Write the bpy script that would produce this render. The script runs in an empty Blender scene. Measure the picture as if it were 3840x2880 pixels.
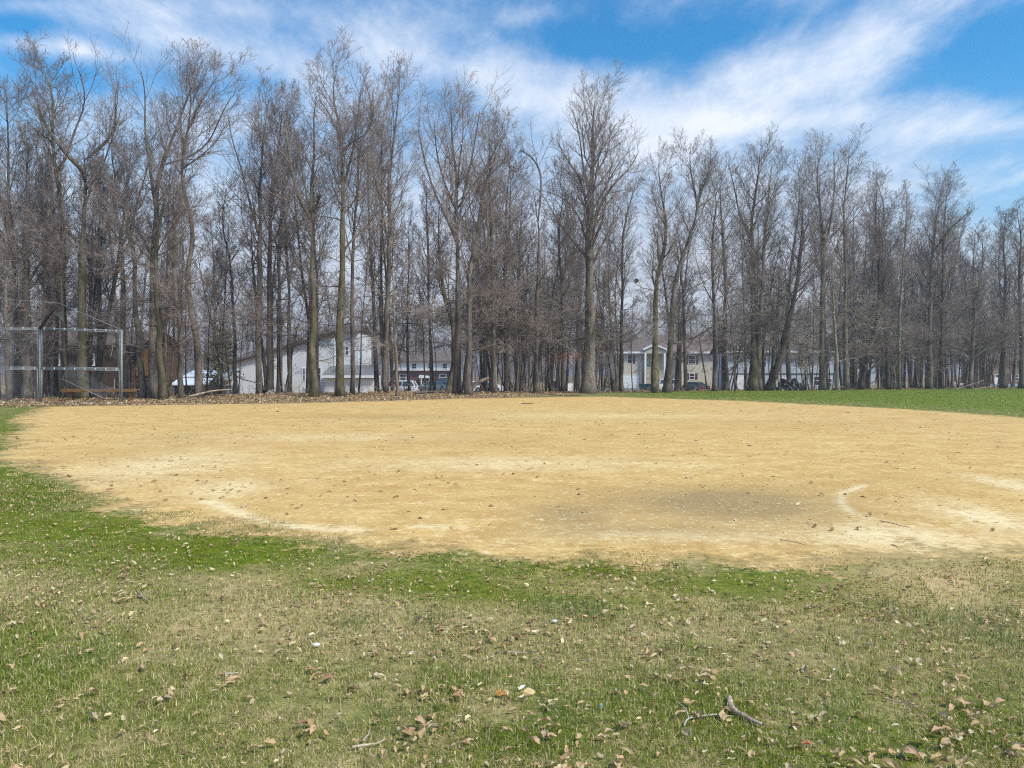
import bpy, bmesh, math, random
import numpy as np
from mathutils import Vector
R = math.radians
SC = bpy.context.scene
COL = SC.collection

# ------------------------------------------------------------------ camera, sky, sun, exposure
F = 2956.0                       # focal length in pixels of the 3840 px wide photograph
CX, HZ, EYE = 1920.0, 1420.0, 1.6
cam_d = bpy.data.cameras.new('camera')
cam = bpy.data.objects.new('camera', cam_d); COL.objects.link(cam)
cam.location = (0, 0, EYE); cam.rotation_euler = (R(90), 0, 0)
cam_d.sensor_width = 36.0; cam_d.lens = 36.0 * F / 3840.0
cam_d.shift_y = -20.0 / 3840.0
cam_d.clip_start = 0.1; cam_d.clip_end = 5000
SC.camera = cam
SC.render.resolution_x, SC.render.resolution_y = 1024, 768
SC.view_settings.view_transform = 'Standard'
SC.view_settings.look = 'None'
SC.view_settings.exposure = 0.88
SC.view_settings.gamma = 1.0
SC.cycles.max_bounces = 4
SC.cycles.diffuse_bounces = 2
SC.cycles.glossy_bounces = 2
SC.cycles.use_denoising = False        # keeps the twigs and blades crisp
SC.cycles.filter_width = 1.15

SUN_EL, SUN_AZ = 48.0, 124.0     # azimuth clockwise from +Y (view direction): from the right, a little behind the camera
sd = Vector((math.sin(R(SUN_AZ)) * math.cos(R(SUN_EL)), math.cos(R(SUN_AZ)) * math.cos(R(SUN_EL)), math.sin(R(SUN_EL))))
sun_d = bpy.data.lights.new('sun', 'SUN'); sun_d.energy = 2.2; sun_d.angle = R(10); sun_d.color = (1.0, .95, .87)
sun = bpy.data.objects.new('sun', sun_d); COL.objects.link(sun)
sun.rotation_euler = sd.to_track_quat('Z', 'Y').to_euler(); sun.location = (20, 0, 40)


class G:
    """tiny node-tree builder"""
    def __init__(s, tree):
        s.t = tree; s.n = tree.nodes; s.l = tree.links
    def put(s, sock, v):
        if isinstance(v, bpy.types.NodeSocket): s.l.new(v, sock)
        elif isinstance(v, bpy.types.Node): s.l.new(v.outputs[0], sock)
        else:
            try: sock.default_value = v
            except Exception: sock.default_value = (*v, 1.0)
    def node(s, typ, ins=None, **props):
        n = s.n.new(typ)
        for k, v in props.items(): setattr(n, k, v)
        for k, v in (ins or {}).items(): s.put(n.inputs[k], v)
        return n
    def m(s, op, a, b=0.0, c=None, clamp=False):
        n = s.n.new('ShaderNodeMath'); n.operation = op; n.use_clamp = clamp
        s.put(n.inputs[0], a); s.put(n.inputs[1], b)
        if c is not None: s.put(n.inputs[2], c)
        return n.outputs[0]
    def mix(s, f, a, b, blend='MIX'):
        n = s.n.new('ShaderNodeMix'); n.data_type = 'RGBA'; n.blend_type = blend; n.clamp_factor = True
        s.put(n.inputs[0], f); s.put(n.inputs[6], a); s.put(n.inputs[7], b)
        return n.outputs[2]
    def step(s, x, lo, hi, a=0.0, b=1.0):
        n = s.n.new('ShaderNodeMapRange'); n.interpolation_type = 'SMOOTHSTEP'
        for i, v in enumerate((x, lo, hi, a, b)): s.put(n.inputs[i], v)
        return n.outputs[0]
    def noise(s, vec, scale, detail=4, rough=.55, dist=0.0):
        n = s.node('ShaderNodeTexNoise', {'Scale': scale, 'Detail': detail, 'Roughness': rough, 'Distortion': dist})
        if vec is not None: s.put(n.inputs['Vector'], vec)
        return n.outputs[0]
    def mapping(s, vec, scale=(1, 1, 1), loc=(0, 0, 0), rot=(0, 0, 0)):
        n = s.node('ShaderNodeMapping'); s.put(n.inputs[0], vec)
        n.inputs['Scale'].default_value = scale; n.inputs['Location'].default_value = loc; n.inputs['Rotation'].default_value = rot
        return n.outputs[0]


def make_world():
    w = bpy.data.worlds.new('World'); SC.world = w; w.use_nodes = True
    g = G(w.node_tree); g.n.clear()
    sky = g.node('ShaderNodeTexSky', sky_type='NISHITA', sun_disc=False, sun_elevation=R(SUN_EL), sun_rotation=R(SUN_AZ))
    sky.air_density = 1.0; sky.dust_density = .6; sky.ozone_density = 2.5
    tc = g.node('ShaderNodeTexCoord')
    sep = g.node('ShaderNodeSeparateXYZ', {0: tc.outputs['Generated']})
    x, y, z = sep.outputs
    yy = g.m('MAXIMUM', g.m('ABSOLUTE', y), .05)
    a = g.m('DIVIDE', x, yy); e = g.m('DIVIDE', z, yy)
    # cloud-layer coordinates (a flat deck overhead)
    zz = g.m('ADD', g.m('MAXIMUM', z, 0.0), .16)
    cv = g.node('ShaderNodeCombineXYZ', {0: g.m('DIVIDE', x, zz), 1: g.m('DIVIDE', y, zz), 2: 0.0})
    n1 = g.noise(g.mapping(cv, (1.0, .75, 1), (3.1, 1.7, 0), (0, 0, R(24))), 1.7, 10, .62, .25)
    n2 = g.noise(g.mapping(cv, (1.0, .55, 1), (9.1, 4.7, 0), (0, 0, R(32))), 5.5, 9, .66, .15)
    def blob(px, py, rx, ry, rot, amp):
        dx = g.m('SUBTRACT', a, (px - CX) / F); dy = g.m('SUBTRACT', e, (HZ - py) / F)
        c, s_ = math.cos(R(rot)), math.sin(R(rot))
        u = g.m('MULTIPLY', g.m('ADD', g.m('MULTIPLY', dx, c), g.m('MULTIPLY', dy, s_)), F / rx)
        v = g.m('MULTIPLY', g.m('ADD', g.m('MULTIPLY', dx, -s_), g.m('MULTIPLY', dy, c)), F / ry)
        r2 = g.m('ADD', g.m('MULTIPLY', u, u), g.m('MULTIPLY', v, v))
        return g.m('MULTIPLY', g.m('POWER', 2.718, g.m('MULTIPLY', r2, -1.0)), amp)
    tot = 0.0
    for b in CLOUDS: tot = g.m('ADD', tot, blob(*b[:5], b[5] * .82))
    front = g.step(y, .05, .3)
    dens = g.m('ADD', g.m('ADD', g.m('MULTIPLY', tot, front), g.m('MULTIPLY', g.m('SUBTRACT', n1, .5), 2.3)),
               g.m('MULTIPLY', g.m('SUBTRACT', n2, .5), 1.7))
    mask = g.step(dens, -.5, 1.35)
    hz = g.step(e, .42, .10)                       # thin high cloud thickens towards the horizon
    skyc = g.node('ShaderNodeHueSaturation', {'Saturation': 1.36, 'Value': 1.0, 'Color': sky.outputs[0]}).outputs[0]
    skyc = g.mix(1.0, skyc, (.60, 1.06, 1.04, 1), 'MULTIPLY')
    cloudc = g.mix(g.step(n2, .35, .75), (4.9, 5.3, 6.0, 1), (6.2, 6.3, 6.6, 1))
    veil = g.mix(g.m('MULTIPLY', hz, g.m('SUBTRACT', .92, g.m('MULTIPLY', g.m('MULTIPLY', g.step(a, .42, .62), g.step(e, .12, .22)), .45))), skyc, (3.75, 3.9, 4.45, 1))
    final = g.mix(g.m('MULTIPLY', mask, .84), veil, cloudc)
    bg = g.node('ShaderNodeBackground', {0: final, 1: .1})
    out = g.node('ShaderNodeOutputWorld'); g.l.new(bg.outputs[0], out.inputs[0])


# px, py, rx, ry, rotation (deg, counter-clockwise), amount
CLOUDS = [(2030, 330, 470, 150, -14, 1.05), (2420, 500, 420, 90, -16, .8), (1600, 210, 300, 90, -20, .45),
          (2950, 300, 480, 110, 8, .8), (3250, 130, 260, 90, 20, .55), (2800, 455, 330, 55, 3, .75),
          (3560, 410, 420, 110, 8, .62), (700, 40, 800, 50, 0, .25), (1150, 110, 420, 110, -10, .4),
          (160, 175, 240, 32, -6, .55), (60, 20, 200, 25, 0, .3), (560, 130, 300, 35, -10, .35), (2000, 60, 300, 40, 10, .35), (3600, 480, 500, 60, 4, .5), (1000, 225, 330, 60, -14, .6), (330, 190, 120, 22, -12, .5),
          (500, 300, 260, 60, -20, .3), (3000, 700, 900, 90, 4, .25),
          (2240, 160, 330, 75, -4, -.6), (3790, 190, 330, 230, 0, -1.0), (2560, 250, 130, 80, 40, -.55),
          (300, 285, 260, 60, -8, -.8), (120, 90, 260, 40, -4, -.5), (820, 330, 200, 60, -10, -.4), (2650, 120, 380, 70, 10, -.5), (60, 90, 120, 40, 0, -.3), (3350, 330, 240, 40, 12, -.35), (1720, 190, 130, 60, -20, -.5)]
make_world()

# ------------------------------------------------------------------ helpers
def tag(o, label=None, cat=None, group=None, kind=None):
    if label: o['label'] = label
    if cat: o['category'] = cat
    if group: o['group'] = group
    if kind: o['kind'] = kind
    return o

def empty(name, loc, label=None, cat=None, group=None, rz=0.0):
    o = bpy.data.objects.new(name, None); COL.objects.link(o)
    o.location = loc; o.rotation_euler = (0, 0, rz); o.empty_display_size = .2
    return tag(o, label, cat, group)

def mesh_np(name, V, loops, counts, smooth=False, col=None):
    """V (n,3); loops flat vertex indices; counts = polygon sizes; col per-vertex rgb"""
    me = bpy.data.meshes.new(name)
    V = np.ascontiguousarray(V, np.float32); loops = np.ascontiguousarray(loops, np.int32); counts = np.asarray(counts, np.int32)
    me.vertices.add(len(V)); me.vertices.foreach_set('co', V.ravel())
    me.loops.add(len(loops)); me.loops.foreach_set('vertex_index', loops)
    me.polygons.add(len(counts))
    st = np.zeros(len(counts), np.int32); st[1:] = np.cumsum(counts)[:-1]
    me.polygons.foreach_set('loop_start', st)
    if smooth: me.polygons.foreach_set('use_smooth', np.ones(len(counts), bool))
    if col is not None: add_col(me, 'Col', col)
    me.update(calc_edges=True)
    return me

def add_col(me, name, col):
    at = me.attributes.new(name, 'FLOAT_COLOR', 'POINT')
    c = np.ones((len(col), 4), np.float32); c[:, :3] = col
    at.data.foreach_set('color', c.ravel())

def obj(name, me, mat=None, parent=None, loc=None):
    o = bpy.data.objects.new(name, me); COL.objects.link(o)
    if mat is not None and not me.materials: me.materials.append(mat)
    if parent: o.parent = parent
    if loc is not None: o.location = loc
    return o

def copy_tree(o, parent=None):
    c = o.copy(); COL.objects.link(c)
    if parent: c.parent = parent
    for ch in list(o.children): copy_tree(ch, c)
    return c

class MB:
    """collects shapes, world coordinates, into one mesh"""
    def __init__(s): s.V = []; s.F = []
    def add(s, V, Fc):
        b = len(s.V); s.V += [tuple(v) for v in V]; s.F += [tuple(b + i for i in f) for f in Fc]
    def box(s, x0, x1, y0, y1, z0, z1):
        V = [(x, y, z) for z in (z0, z1) for y in (y0, y1) for x in (x0, x1)]
        s.add(V, [(0, 2, 3, 1), (4, 5, 7, 6), (0, 1, 5, 4), (2, 6, 7, 3), (0, 4, 6, 2), (1, 3, 7, 5)])
    def prism(s, poly, axis, a0, a1):
        """poly in (u,v): axis 'y' -> (x,z) extruded along y ; axis 'x' -> (y,z) ; axis 'z' -> (x,y)"""
        f = {'y': lambda u, v, a: (u, a, v), 'x': lambda u, v, a: (a, u, v), 'z': lambda u, v, a: (u, v, a)}[axis]
        n = len(poly)
        V = [f(u, v, a0) for u, v in poly] + [f(u, v, a1) for u, v in poly]
        s.add(V, [tuple(range(n)), tuple(reversed(range(n, 2 * n)))] + [(i, i + n, (i + 1) % n + n, (i + 1) % n) for i in range(n)])
    def tube(s, pts, r, sides=6):
        pts = np.asarray(pts, float); rr = np.full(len(pts), r) if np.isscalar(r) else np.asarray(r, float)
        V, lo, ct = tubes(pts[None], rr[None], sides, caps=True)
        k, fs = 0, []
        for c in ct: fs.append(tuple(int(q) for q in lo[k:k + c])); k += c
        s.add(V.tolist(), fs)
    def build(s, name, mat, parent=None, smooth=False, bevel=0.0):
        o_ = np.array(parent_origin(parent))
        V = np.array(s.V, float) - o_
        me = bpy.data.meshes.new(name)
        me.from_pydata([tuple(v) for v in V], [], s.F); me.update()
        bm = bmesh.new(); bm.from_mesh(me)
        bmesh.ops.recalc_face_normals(bm, faces=bm.faces)
        if bevel:
            bmesh.ops.bevel(bm, geom=[e for e in bm.edges], offset=bevel, segments=2, affect='EDGES', profile=.5)
        bm.to_mesh(me); bm.free()
        if smooth: me.polygons.foreach_set('use_smooth', np.ones(len(me.polygons), bool))
        return obj(name, me, mat, parent)

def parent_origin(p):
    if p is None: return (0, 0, 0)
    o = Vector((0, 0, 0))
    while p: o += p.location; p = p.parent
    return o

def tubes(P, Rr, sides=4, caps=False):
    """P (N,n,3), Rr (N,n) -> V, loops, counts"""
    N, n, _ = P.shape
    T = np.gradient(P, axis=1)
    T /= np.linalg.norm(T, axis=2, keepdims=True) + 1e-9
    mean = P[:, -1] - P[:, 0]; mean /= np.linalg.norm(mean, axis=1, keepdims=True) + 1e-9
    ref = np.where(np.abs(mean[:, 2:3]) > .7, np.array([[1., .13, 0]]), np.array([[0, .07, 1.]]))
    B1 = np.cross(T, ref[:, None, :]); B1 /= np.linalg.norm(B1, axis=2, keepdims=True) + 1e-9
    B2 = np.cross(T, B1)
    ang = np.arange(sides) * 2 * np.pi / sides
    ring = B1[:, :, None, :] * np.cos(ang)[None, None, :, None] + B2[:, :, None, :] * np.sin(ang)[None, None, :, None]
    V = P[:, :, None, :] + ring * Rr[:, :, None, None]
    idx = np.arange(N * n * sides).reshape(N, n, sides)
    a = idx[:, :-1, :]; b = np.roll(idx, -1, axis=2)[:, :-1, :]; c = np.roll(idx, -1, axis=2)[:, 1:, :]; d = idx[:, 1:, :]
    q = np.stack([a, d, c, b], axis=-1).reshape(-1)
    counts = np.full(len(q) // 4, 4)
    if caps:
        e0 = idx[:, 0, :].reshape(-1); e1 = idx[:, -1, ::-1].reshape(-1)
        q = np.concatenate([q, e0, e1]); counts = np.concatenate([counts, np.full(2 * N, sides)])
    return V.reshape(-1, 3), q, counts

def join(parts):
    Vs, Ls, Cs, off = [], [], [], 0
    for V, l, c in parts:
        Vs.append(V); Ls.append(np.asarray(l) + off); Cs.append(c); off += len(V)
    return np.concatenate(Vs), np.concatenate(Ls), np.concatenate(Cs)

def wx(px, Y): return (px - CX) / F * Y
def wz(py, Y): return EYE + (HZ - py) / F * Y

def vnoise(x, y, scale, seed):
    rg = np.random.default_rng(seed); g_ = rg.random((64, 64))
    u, v = np.asarray(x) * scale, np.asarray(y) * scale
    i, j = np.floor(u).astype(int), np.floor(v).astype(int); f, h = u - i, v - j
    f = f * f * (3 - 2 * f); h = h * h * (3 - 2 * h)
    q = lambda a, b: g_[(i + a) % 64, (j + b) % 64]
    return (q(0, 0) * (1 - f) + q(1, 0) * f) * (1 - h) + (q(0, 1) * (1 - f) + q(1, 1) * f) * h

def sstep(x, a, b):
    t = np.clip((x - a) / (b - a), 0, 1); return t * t * (3 - 2 * t)

# ------------------------------------------------------------------ terrain
TPX = [-3000, 0, 300, 1200, 2200, 2900, 3400, 3840, 7000]
TY = [33, 36, 36.5, 40, 47, 54, 62, 70, 95]
def edge_depth(px): return np.interp(px, TPX, TY)
def ground_z(X, Y):
    X = np.asarray(X, float); Y = np.asarray(Y, float)
    front = np.interp(Y, [-50, 5, 33, 40, 47, 55, 70, 90], [0, 0, .5, .64, .72, .77, .74, .7])
    px = CX + F * X / np.maximum(Y, 1.0)
    back = np.interp(Y, [40, 60, 78, 100, 113, 130, 160, 300, 1500], [.4, .1, -.17, -.45, -.3, .1, .4, 2.0, 10])
    back = back + sstep(px, 2700, 3700) * np.interp(Y, [60, 100, 130, 200], [.4, 1.05, .8, .4])
    T = edge_depth(px)
    s = sstep(Y, T + 1.5, T + 25)
    z = front * (1 - s) + back * s
    bank = .16 * np.exp(-((Y - T - .6) / 1.3) ** 2) * sstep(px, 700, 950) * (1 - sstep(px, 1700, 2100))
    bank = bank * (.55 + .9 * vnoise(X, Y, .6, 5))
    return z + bank + .02 * (vnoise(X, Y, .9, 3) - .5)

def on_ground(px, py):
    """point of the ground seen at a pixel of the photograph"""
    Ys = np.concatenate([np.arange(1.5, 20, .02), np.arange(20, 200, .05)])
    lv = EYE - (py - HZ) / F * Ys
    d = lv - ground_z((px - CX) / F * Ys, Ys)
    k = np.argmax(d < 0) if (d < 0).any() else len(Ys) - 1
    Y = Ys[k]
    return (wx(px, Y), Y)

S2 = 3840 / 2212.0
LOW = [(-40, 985), (30, 1000), (60, 1012), (110, 1030), (150, 1042), (200, 1072), (260, 1100), (370, 1130), (480, 1140), (600, 1150), (660, 1165), (760, 1174),
       (870, 1186), (1000, 1192), (1100, 1203), (1250, 1212), (1400, 1210), (1600, 1214), (1700, 1216), (1850, 1204), (1950, 1198), (2100, 1196), (2212, 1192), (2500, 1150)]
FARE = [(2650, 960), (2450, 925), (2212, 903), (2000, 887), (1800, 876), (1600, 866), (1400, 860), (1300, 856.5), (1150, 859), (1000, 861), (850, 866), (700, 870),
        (500, 873), (300, 876), (100, 879), (40, 905), (60, 925), (15, 945), (40, 970)]
POLY = np.array([on_ground(x * S2, y * S2) for x, y in LOW + FARE])

def sdist(X, Y):
    """signed distance to the infield outline, positive inside"""
    p = np.stack([X, Y], -1); d = np.full(X.shape, 1e9); ins = np.zeros(X.shape, bool)
    n = len(POLY)
    for i in range(n):
        a, b = POLY[i], POLY[(i + 1) % n]
        e = b - a; w = p - a
        t = np.clip((w @ e) / (e @ e), 0, 1)
        d = np.minimum(d, np.linalg.norm(w - t[..., None] * e, axis=-1))
        c = ((a[1] > Y) != (b[1] > Y))
        xi = a[0] + (Y - a[1]) / (b[1] - a[1] + 1e-12) * e[0]
        ins ^= c & (X < xi)
    return np.where(ins, d, -d)

def edge_noise(X, Y):
    return (vnoise(X, Y, 1.1, 11) - .5) * .9 + (vnoise(X, Y, 3.3, 12) - .5) * .5

def pxblob(X, Y, px, py, rx, ry, rot=0.0):
    """soft patch on the ground whose centre and half-axes are read from the photograph and kept in metres"""
    c = np.array(on_ground(px, py)); e = np.array(on_ground(px + rx, py)) - c; v = np.array(on_ground(px, py - ry)) - c
    a = np.linalg.norm(e); b = np.linalg.norm(v)
    dx, dy = X - c[0], Y - c[1]
    return np.exp(-((dx / a) ** 2 + (dy / b) ** 2))

def stroke(X, Y, pts, w):
    d = np.full(X.shape, 1e9)
    q = [np.array(on_ground(*p)) for p in pts]
    P_ = np.stack([X, Y], -1)
    for a, b in zip(q[:-1], q[1:]):
        e = b - a; t = np.clip(((P_ - a) @ e) / (e @ e), 0, 1)
        d = np.minimum(d, np.linalg.norm(P_ - a - t[..., None] * e, axis=-1))
    return np.exp(-(d / w) ** 2)

def masks(X, Y):
    px = CX + F * X / np.maximum(Y, 1.0)
    T = edge_depth(px)
    d = sdist(X, Y)
    near = 1 - sstep(Y, 20, 30)
    out = -d
    moss = near * sstep(out, -.1, .25) * (1 - sstep(out - .5 * (vnoise(X, Y, .8, 21) - .5), .9, 1.7)) * (1 - .5 * sstep(px, 2900, 3500)) * (.45 + .55 * sstep(vnoise(X, Y, 1.5, 23), .3, .6))
    moss = np.maximum(moss, .8 * near * (1 - sstep(px, 300, 900)) * sstep(out, .1, .5) * (1 - sstep(out, 1.5, 2.5)))
    litter = sstep(Y, T - 4.6, T - 3.2) * (1 - sstep(px, 1800, 2500)) + sstep(Y, T + .2, T + 2.0)
    litter = np.clip(np.maximum(litter, sstep(Y, 26, 30) * (1 - sstep(px, 1700, 2300)) * sstep(px, 150, 330)), 0, 1)
    lush = sstep(px, 2050, 2700) * sstep(Y, 22, 30) * (1 - sstep(Y, T + 1, T + 4)) * sstep(out, .3, 5)
    damp = 1.4 * pxblob(X, Y, 2740, 1890, 380, 54) + .8 * pxblob(X, Y, 2130, 1930, 170, 42) + .45 * pxblob(X, Y, 2400, 1990, 400, 30) \
        + .35 * pxblob(X, Y, 1500, 1565, 300, 8) + .3 * pxblob(X, Y, 700, 1640, 160, 20)
    rust = .8 * pxblob(X, Y, 1400, 1560, 420, 9) + .7 * pxblob(X, Y, 1750, 1650, 500, 22) + .7 * pxblob(X, Y, 2300, 1860, 330, 40) \
        + .6 * pxblob(X, Y, 2900, 1830, 400, 30) + .5 * pxblob(X, Y, 3000, 1590, 500, 16) + .5 * pxblob(X, Y, 500, 1700, 300, 22) + .6 * pxblob(X, Y, 3350, 1800, 260, 30)
    pale = 1.0 * stroke(X, Y, [(3240, 1820), (3160, 1850), (3150, 1890), (3200, 1925), (3260, 1945)], .06) \
        + .8 * stroke(X, Y, [(780, 1880), (960, 1950), (1100, 1975), (1350, 1990)], .12) + .7 * stroke(X, Y, [(1560, 1975), (1760, 1985)], .08) \
        + .9 * pxblob(X, Y, 3690, 1940, 130, 45) + .7 * pxblob(X, Y, 3300, 1990, 230, 30) + .8 * pxblob(X, Y, 3800, 1820, 90, 30) + .6 * pxblob(X, Y, 620, 1740, 240, 45) \
        + .5 * pxblob(X, Y, 3450, 2040, 330, 30) + .55 * pxblob(X, Y, 850, 1830, 160, 30) + .5 * pxblob(X, Y, 1900, 1740, 600, 22) + .35 * pxblob(X, Y, 2300, 1560, 500, 10) \
        + .5 * pxblob(X, Y, 2600, 2010, 500, 20) + .4 * pxblob(X, Y, 1250, 1640, 400, 12)
    bare = pxblob(X, Y, 2900, 2235, 900, 60) * 1.2 + pxblob(X, Y, 3450, 2130, 600, 60) * .95 + pxblob(X, Y, 1600, 2175, 900, 22) * .8 + pxblob(X, Y, 1250, 2160, 300, 30) * .8 + pxblob(X, Y, 2050, 2260, 260, 40) * .6 \
        + pxblob(X, Y, 3500, 2150, 500, 40) * .7 + pxblob(X, Y, 2480, 2390, 60, 20) * .8 + pxblob(X, Y, 900, 2330, 500, 60) * .35
    bare = bare * (1 - .9 * np.clip(moss, 0, 1))
    dry = near * sstep(out, 1.0, 1.7) * (1 - sstep(out, 2.2, 3.0)) * .75 + near * (vnoise(X, Y, .7, 31) > .62) * .4
    return d, np.clip(moss, 0, 1), litter, lush, np.clip(damp, 0, 1), np.clip(pale, 0, 1), np.clip(rust, 0, 1), np.clip(bare, 0, 1), np.clip(dry, 0, 1)

def bark_free_mat(name):
    m = bpy.data.materials.new(name); m.use_nodes = True
    g = G(m.node_tree); g.n.clear()
    return m, g

def finish(g, col, rough=.8, bump=None, bstr=.3, bdist=.02, spec=.25, metal=0.0):
    b = g.node('ShaderNodeBsdfPrincipled')
    g.put(b.inputs['Base Color'], col); g.put(b.inputs['Roughness'], rough)
    b.inputs['Specular IOR Level'].default_value = spec; b.inputs['Metallic'].default_value = metal
    if bump is not None:
        bn = g.node('ShaderNodeBump', {'Strength': bstr, 'Distance': bdist, 'Height': bump})
        g.l.new(bn.outputs[0], b.inputs['Normal'])
    o = g.node('ShaderNodeOutputMaterial'); g.l.new(b.outputs[0], o.inputs[0])
    return b

def ground_material():
    m, g = bark_free_mat('ground')
    pos = g.node('ShaderNodeNewGeometry').outputs['Position']
    A = g.node('ShaderNodeAttribute', attribute_name='MaskA'); B = g.node('ShaderNodeAttribute', attribute_name='MaskB'); C_ = g.node('ShaderNodeAttribute', attribute_name='MaskC')
    d, moss, litter = g.node('ShaderNodeSeparateColor', {0: A.outputs['Color']}).outputs
    lush, damp, pale = g.node('ShaderNodeSeparateColor', {0: B.outputs['Color']}).outputs
    rust, bare, dry = g.node('ShaderNodeSeparateColor', {0: C_.outputs['Color']}).outputs
    nL = g.noise(pos, .35, 3); nM = g.noise(pos, 2.2, 5); nF = g.noise(pos, 11, 5, .65); nG = g.noise(pos, 55, 3, .7); nS = g.noise(pos, 24, 4, .8)
    nW = g.noise(g.mapping(pos, (.8, 1.5, 1), rot=(0, 0, R(8))), 1.6, 9, .72)       # raked, wind-dragged bands
    # bare infield clay
    clay = g.mix(g.step(nM, .3, .7), (.60, .368, .122, 1), (.715, .465, .17, 1))
    clay = g.mix(g.m('MULTIPLY', g.step(g.m('ADD', g.m('MULTIPLY', nW, .5), g.m('MULTIPLY', nF, .5)), .5, .66), .8), clay, (.86, .655, .33, 1))
    clay = g.mix(g.m('MULTIPLY', g.step(nW, .50, .34), .6), clay, (.50, .29, .095, 1))
    clay = g.mix(g.m('MULTIPLY', rust, g.step(nF, .25, .6)), clay, (.53, .325, .105, 1))
    pm = g.m('MULTIPLY', pale, g.step(g.m('ADD', nF, g.m('MULTIPLY', nM, .6)), .5, .9))
    clay = g.mix(g.m('MULTIPLY', pm, 1.0), clay, (.95, .78, .46, 1))
    dm = g.m('MULTIPLY', damp, g.step(g.m('ADD', g.m('MULTIPLY', nS, .7), g.m('MULTIPLY', nF, .5)), .36, .66))
    clay = g.mix(g.m('MULTIPLY', dm, .8), clay, (.25, .18, .095, 1))
    clay = g.mix(g.m('MULTIPLY', g.step(nS, .58, .70), .6), clay, (.33, .21, .09, 1))
    clay = g.mix(g.m('MULTIPLY', g.step(nG, .56, .70), .6), clay, (.30, .20, .095, 1))
    clay = g.mix(g.m('MULTIPLY', g.step(nG, .42, .30), .55), clay, (.80, .65, .40, 1))
    nH = g.noise(pos, 160, 2, .7)
    clay = g.mix(g.m('MULTIPLY', g.step(nH, .56, .68), .4), clay, (.33, .22, .11, 1))
    fl = g.m('ADD', g.m('MULTIPLY', nS, .6), g.m('MULTIPLY', nF, .4))
    clay = g.mix(g.m('MULTIPLY', g.step(fl, .53, .62), .75), clay, (.92, .70, .36, 1))
    clay = g.mix(g.m('MULTIPLY', g.step(fl, .46, .36), .6), clay, (.44, .26, .085, 1))
    # turf seen between blades
    straw = g.mix(g.step(nF, .3, .7), (.25, .195, .075, 1), (.50, .39, .185, 1))
    green = g.mix(g.step(nF, .3, .7), (.07, .10, .009, 1), (.18, .21, .026, 1))
    turf = g.mix(g.step(g.m('ADD', g.m('MULTIPLY', nM, .6), g.m('MULTIPLY', nS, .6)), .44, .66), straw, green)
    turf = g.mix(g.m('MULTIPLY', dry, g.step(nS, .3, .6)), turf, straw)
    mossc = g.mix(g.step(nF, .3, .7), (.07, .115, .004, 1), (.17, .21, .014, 1))
    turf = g.mix(g.m('MULTIPLY', moss, g.step(g.m('ADD', g.m('MULTIPLY', nM, .8), g.m('MULTIPLY', nF, .4)), .36, .58)), turf, mossc)
    soil = g.mix(g.step(nF, .3, .7), (.44, .31, .14, 1), (.62, .45, .22, 1))
    turf = g.mix(g.m('MULTIPLY', bare, g.step(g.m('ADD', nF, g.m('MULTIPLY', nM, .6)), .48, .70)), turf, soil)
    lushc = g.mix(g.step(g.m('ADD', g.m('MULTIPLY', nW, .7), g.m('MULTIPLY', nF, .4)), .35, .75), (.115, .165, .014, 1), (.20, .25, .032, 1))
    lushc = g.mix(g.m('MULTIPLY', g.step(nS, .58, .75), .5), lushc, (.3, .27, .12, 1))
    turf = g.mix(g.m('MULTIPLY', lush, .95), turf, lushc)
    lit = g.mix(g.step(nS, .35, .65), (.23, .155, .085, 1), (.44, .31, .18, 1))
    lit = g.mix(g.m('MULTIPLY', g.step(nM, .5, .75), .5), lit, (.10, .07, .04, 1))
    turf = g.mix(g.m('MULTIPLY', litter, g.m('SUBTRACT', 1.0, lush)), turf, lit)
    # ragged border: distance in metres = (d-.5)*6
    dist = g.m('MULTIPLY', g.m('SUBTRACT', d, .5), 6.0)
    rag = g.m('ADD', dist, g.m('ADD', g.m('MULTIPLY', g.m('SUBTRACT', nM, .5), 2.0), g.m('MULTIPLY', g.m('SUBTRACT', nF, .5), 1.4)))
    col = g.mix(g.step(rag, -.34, .20), turf, clay)
    col = g.mix(g.m('MULTIPLY', g.m('MULTIPLY', g.step(rag, .5, .0), g.step(rag, -.3, .1)), .35), col, (.27, .19, .085, 1))
    h = g.m('ADD', g.m('ADD', g.m('MULTIPLY', nF, .5), g.m('MULTIPLY', nG, .3)), nM)
    finish(g, col, .95, h, .5, .03, spec=.1)
    return m

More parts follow.
